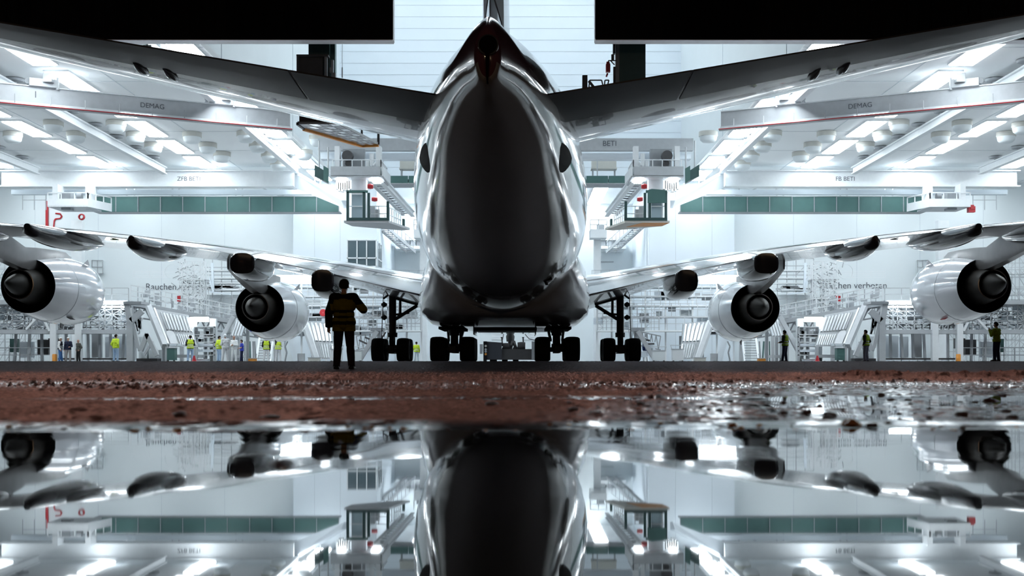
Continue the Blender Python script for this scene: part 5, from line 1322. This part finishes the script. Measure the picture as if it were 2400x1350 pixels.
def person(label, px, py_foot, D, height, rz, pose, top, legs, vest=None, hair=(.02, .015, .012), shoes=(.02, .02, .02), hood=False, bald=False, sleeves=True, stripes=None, yoke=None, voxel=.017, group=None, z=None, long=0.0):
    co_, no_, fs, fc, reg, fing = figure(pose, voxel)
    zf = 0.0 if z is None else z
    loc = (X(px, D), D, zf); sc = height/1.80
    root_me = bpy.data.meshes.new('person')
    base = len(co_)
    verts = co_.tolist()+[tuple(v) for v in fing.v]; faces = fs+[tuple(base+i for i in f) for f in fing.f]
    root_me.from_pydata(verts, [], faces); root_me.materials.append(SKIN)
    root_me.polygons.foreach_set('use_smooth', [True]*len(faces))
    o = bpy.data.objects.new('person', root_me); COL.objects.link(o)
    o.location = loc; o.rotation_euler = (0, 0, rz); o.scale = (sc, sc, sc)
    tag(o, label, 'person', group)
    def shell(name, sel, off, mats, mi=None):
        ids = [i for i in range(len(fs)) if sel(reg[i], fc[i])]
        used = {}; vs = []; ff = []
        for i in ids:
            f = []
            for v in fs[i]:
                if v not in used:
                    used[v] = len(vs); q = co_[v]+no_[v]*off(co_[v]); vs.append(tuple(q))
                f.append(used[v])
            ff.append(tuple(f))
        if not ff: return
        me_ = bpy.data.meshes.new(name); me_.from_pydata(vs, [], ff)
        for m_ in mats: me_.materials.append(m_)
        if mi: me_.polygons.foreach_set('material_index', [mi(reg[i], fc[i]) for i in ids])
        me_.polygons.foreach_set('use_smooth', [True]*len(ff))
        c_ = bpy.data.objects.new(name, me_); COL.objects.link(c_); c_.parent = o
        sd = c_.modifiers.new('thick', 'SOLIDIFY'); sd.thickness = .006; sd.offset = 1
    hem = .90-long
    tmats = [cloth(top)]; mi = None
    if yoke or stripes:
        tmats += [cloth(yoke or top), cloth(stripes[0] if stripes else top)]
        zs = stripes[1] if stripes else ()
        def mi(r, c):
            if any(abs(c[2]-q) < .028 for q in zs) and r in ('torso', 'arm', 'leg'): return 2
            if yoke and ((r == 'torso' and c[2] > 1.39-.9*c[0]**2*0+.0) or (r == 'arm' and (c[2] > 1.30 or abs(c[0]) > .25 and c[2] < 1.30 and c[0] < 0))): return 1
            return 0
    shell('trousers', lambda r, c: r == 'leg' or (r == 'torso' and c[2] < 1.0) or (r == 'foot' and c[2] > .085), lambda q: .014+.012*max(0, .45-q[2]), [cloth(legs)])
    shell('jacket', lambda r, c: (r in ('torso',) and c[2] > hem) or (r == 'leg' and c[2] > hem) or (r == 'arm' and (sleeves or c[2] > 1.22)) or (r == 'neck' and c[2] < 1.50), lambda q: (.030 if long else .018)+(.035*long*5*max(0, 1.05-q[2])), tmats, mi)
    if vest: shell('vest', lambda r, c: (r == 'torso' and c[2] > .92) or (r == 'arm' and abs(c[0]) < .17 and c[2] > 1.3), lambda q: .034, [cloth(vest), cloth((.55, .58, .56))], lambda r, c: 1 if any(abs(c[2]-q) < .022 for q in (1.02, 1.14)) else 0)
    shell('shoes', lambda r, c: r == 'foot' and c[2] < .10, lambda q: .008, [cloth(shoes, .5)])
    hc = 1.655
    if hood: shell('hood', lambda r, c: r == 'head' and (c[1] < .075 or c[2] > hc+.05), lambda q: .016, [cloth(top)])
    elif bald: shell('hair', lambda r, c: r == 'head' and c[1] < -.02 and c[2] < hc+.05 and c[2] > hc-.05, lambda q: .004, [cloth(hair)])
    else: shell('hair', lambda r, c: r == 'head' and (c[2] > hc+.045 or (c[1] < .0 and c[2] > hc-.06)), lambda q: .010, [cloth(hair)])
    # eyes and mouth
    lean = pose.get('lean', 0); hx = pose.get('headx', 0)
    e = MB()
    for s in (-1, 1): capsule(e, Vector((hx+s*.031, lean+.035+.078, 1.672)), Vector((hx+s*.033, lean+.035+.078, 1.672)), .010, .010, 6)
    e.build('eyes', cloth((.02, .02, .02), .3), None); eo = COL.objects[-1] if COL.objects[-1].name.startswith('eyes') else bpy.data.objects[[k for k in bpy.data.objects.keys() if k.startswith('eyes')][-1]]
    eo.parent = o
    m_ = MB(); capsule(m_, Vector((hx-.018, lean+.035+.079, 1.592)), Vector((hx+.018, lean+.035+.079, 1.592)), .007, .007, 6)
    mo = m_.build('mouth', cloth((.30, .10, .09)), None); mo.parent = o
    return o
STAND = {}
CROSS = dict(arm_l=((-.27, .02, 1.15), (-.06, .20, 1.17)), arm_r=((.27, .02, 1.15), (.07, .21, 1.13)))
CHAT = dict(arm_l=((-.26, -.01, 1.14), (-.20, .23, 1.10)), arm_r=((.25, -.03, 1.14), (.26, .10, .90)), foot_l=.08)
PHONE = dict(arm_l=((-.285, -.04, 1.14), (-.30, .03, .87)), arm_r=((.37, .08, 1.20), (.15, .17, 1.42)), stance=.07, foot_r=.05)
PHOTO = dict(arm_l=((-.27, .10, 1.18), (-.08, .30, 1.42)), arm_r=((.27, .10, 1.18), (.08, .30, 1.42)))
POCKET = dict(arm_l=((-.29, -.08, 1.15), (-.19, .06, .97)), arm_r=((.29, -.08, 1.15), (.19, .06, .97)))
YEL = (.62, .80, .06); WHT = (.80, .82, .84); LBLUE = (.38, .52, .70)
Dp = 24.0
person('man from behind in dark yellow jacket with black shoulders, standing alone on the apron', 806, 868, Dp, 1.80, 0, PHONE, (.19, .15, .008), (.03, .016, .024), hair=(.012, .011, .011), shoes=(.015, .013, .013),
       yoke=(.012, .011, .011), stripes=((.022, .015, .009), (.93, 1.04, 1.15)), voxel=.0085, z=Z(868, Dp), long=.13)
W = 87
person('grey-haired man in a dark waistcoat and blue jeans by the left dock column', 141, 848, 83.2, 1.70, -PI/2, CHAT, (.75, .75, .76), (.06, .16, .38), vest=(.02, .02, .03), hair=(.6, .6, .58))
person('grey-haired man in a navy sweater and grey trousers facing two others', 160, 848, 83.2, 1.70, PI, CHAT, (.02, .025, .05), (.32, .30, .30), hair=(.6, .6, .58))
person('bald man in a dark grey jacket and black trousers right of the navy sweater', 184, 848, 83.2, 1.55, PI*.8, POCKET, (.09, .09, .08), (.02, .02, .02), bald=True, hair=(.4, .38, .36))
person('man in bright yellow safety jacket and pale jeans beside the left A-frame support', 271, 848, 77, 1.76, -.5, POCKET, YEL, LBLUE)
person('man with yellow vest over dark sleeves and light jeans left of the white rack', 446, 848, 80, 1.76, .4, CROSS, (.04, .04, .04), LBLUE, vest=YEL)
person('man in a yellow safety vest and jeans turned towards two white overalls', 513, 848, 80.5, 1.74, -.9, POCKET, YEL, LBLUE, vest=YEL)
person('person in hooded white overalls talking beside the inner left engine', 528, 848, 79, 1.82, .6, CHAT, WHT, WHT, hood=True, shoes=(.7, .7, .7))
person('bald man in white overalls with folded arms beside the inner left engine', 549, 848, 81.5, 1.76, PI*.9, CROSS, WHT, WHT, bald=True, shoes=(.7, .7, .7))
person('person in a royal blue T-shirt and dark trousers behind the white overalls', 567, 848, 82.5, 1.52, PI/2, CHAT, (.05, .07, .42), (.02, .025, .06), sleeves=False)
person('person in yellow vest over black sleeves and white trousers below the inner left engine', 624, 848, 88, 1.82, .3, CHAT, (.03, .03, .03), WHT, vest=YEL, shoes=(.6, .6, .6))
person('person in yellow vest over white sleeves and white trousers below the inner left engine', 652, 848, 88, 1.82, .1, CROSS, WHT, (.72, .74, .76), vest=YEL, shoes=(.6, .6, .6))
person('small person in a yellow vest and pale trousers right of the left wing gear wheels', 976, 848, 96, 1.62, .2, CHAT, YEL, (.6, .7, .75), vest=YEL)
person('person in navy top and white trousers right of the right wing gear wheels', 1513, 846, 92, 1.75, .5, POCKET, (.02, .03, .10), WHT, hair=(.45, .16, .06))
person('man in a green-yellow vest holding something up beside the inner right engine', 1840, 846, 66, 1.72, .9, CHAT, (.03, .035, .03), (.04, .045, .09), vest=(.30, .46, .03))
person('man with black sleeves and green-yellow vest between the two right engines', 2030, 845, 66, 1.74, .8, POCKET, (.015, .017, .015), (.16, .17, .22), vest=(.30, .46, .03))
person('tall man in green-yellow jacket and dark blue jeans photographing below the outer right engine', 2336, 844, 54, 1.76, .7, PHOTO, (.30, .42, .03), (.03, .04, .10))
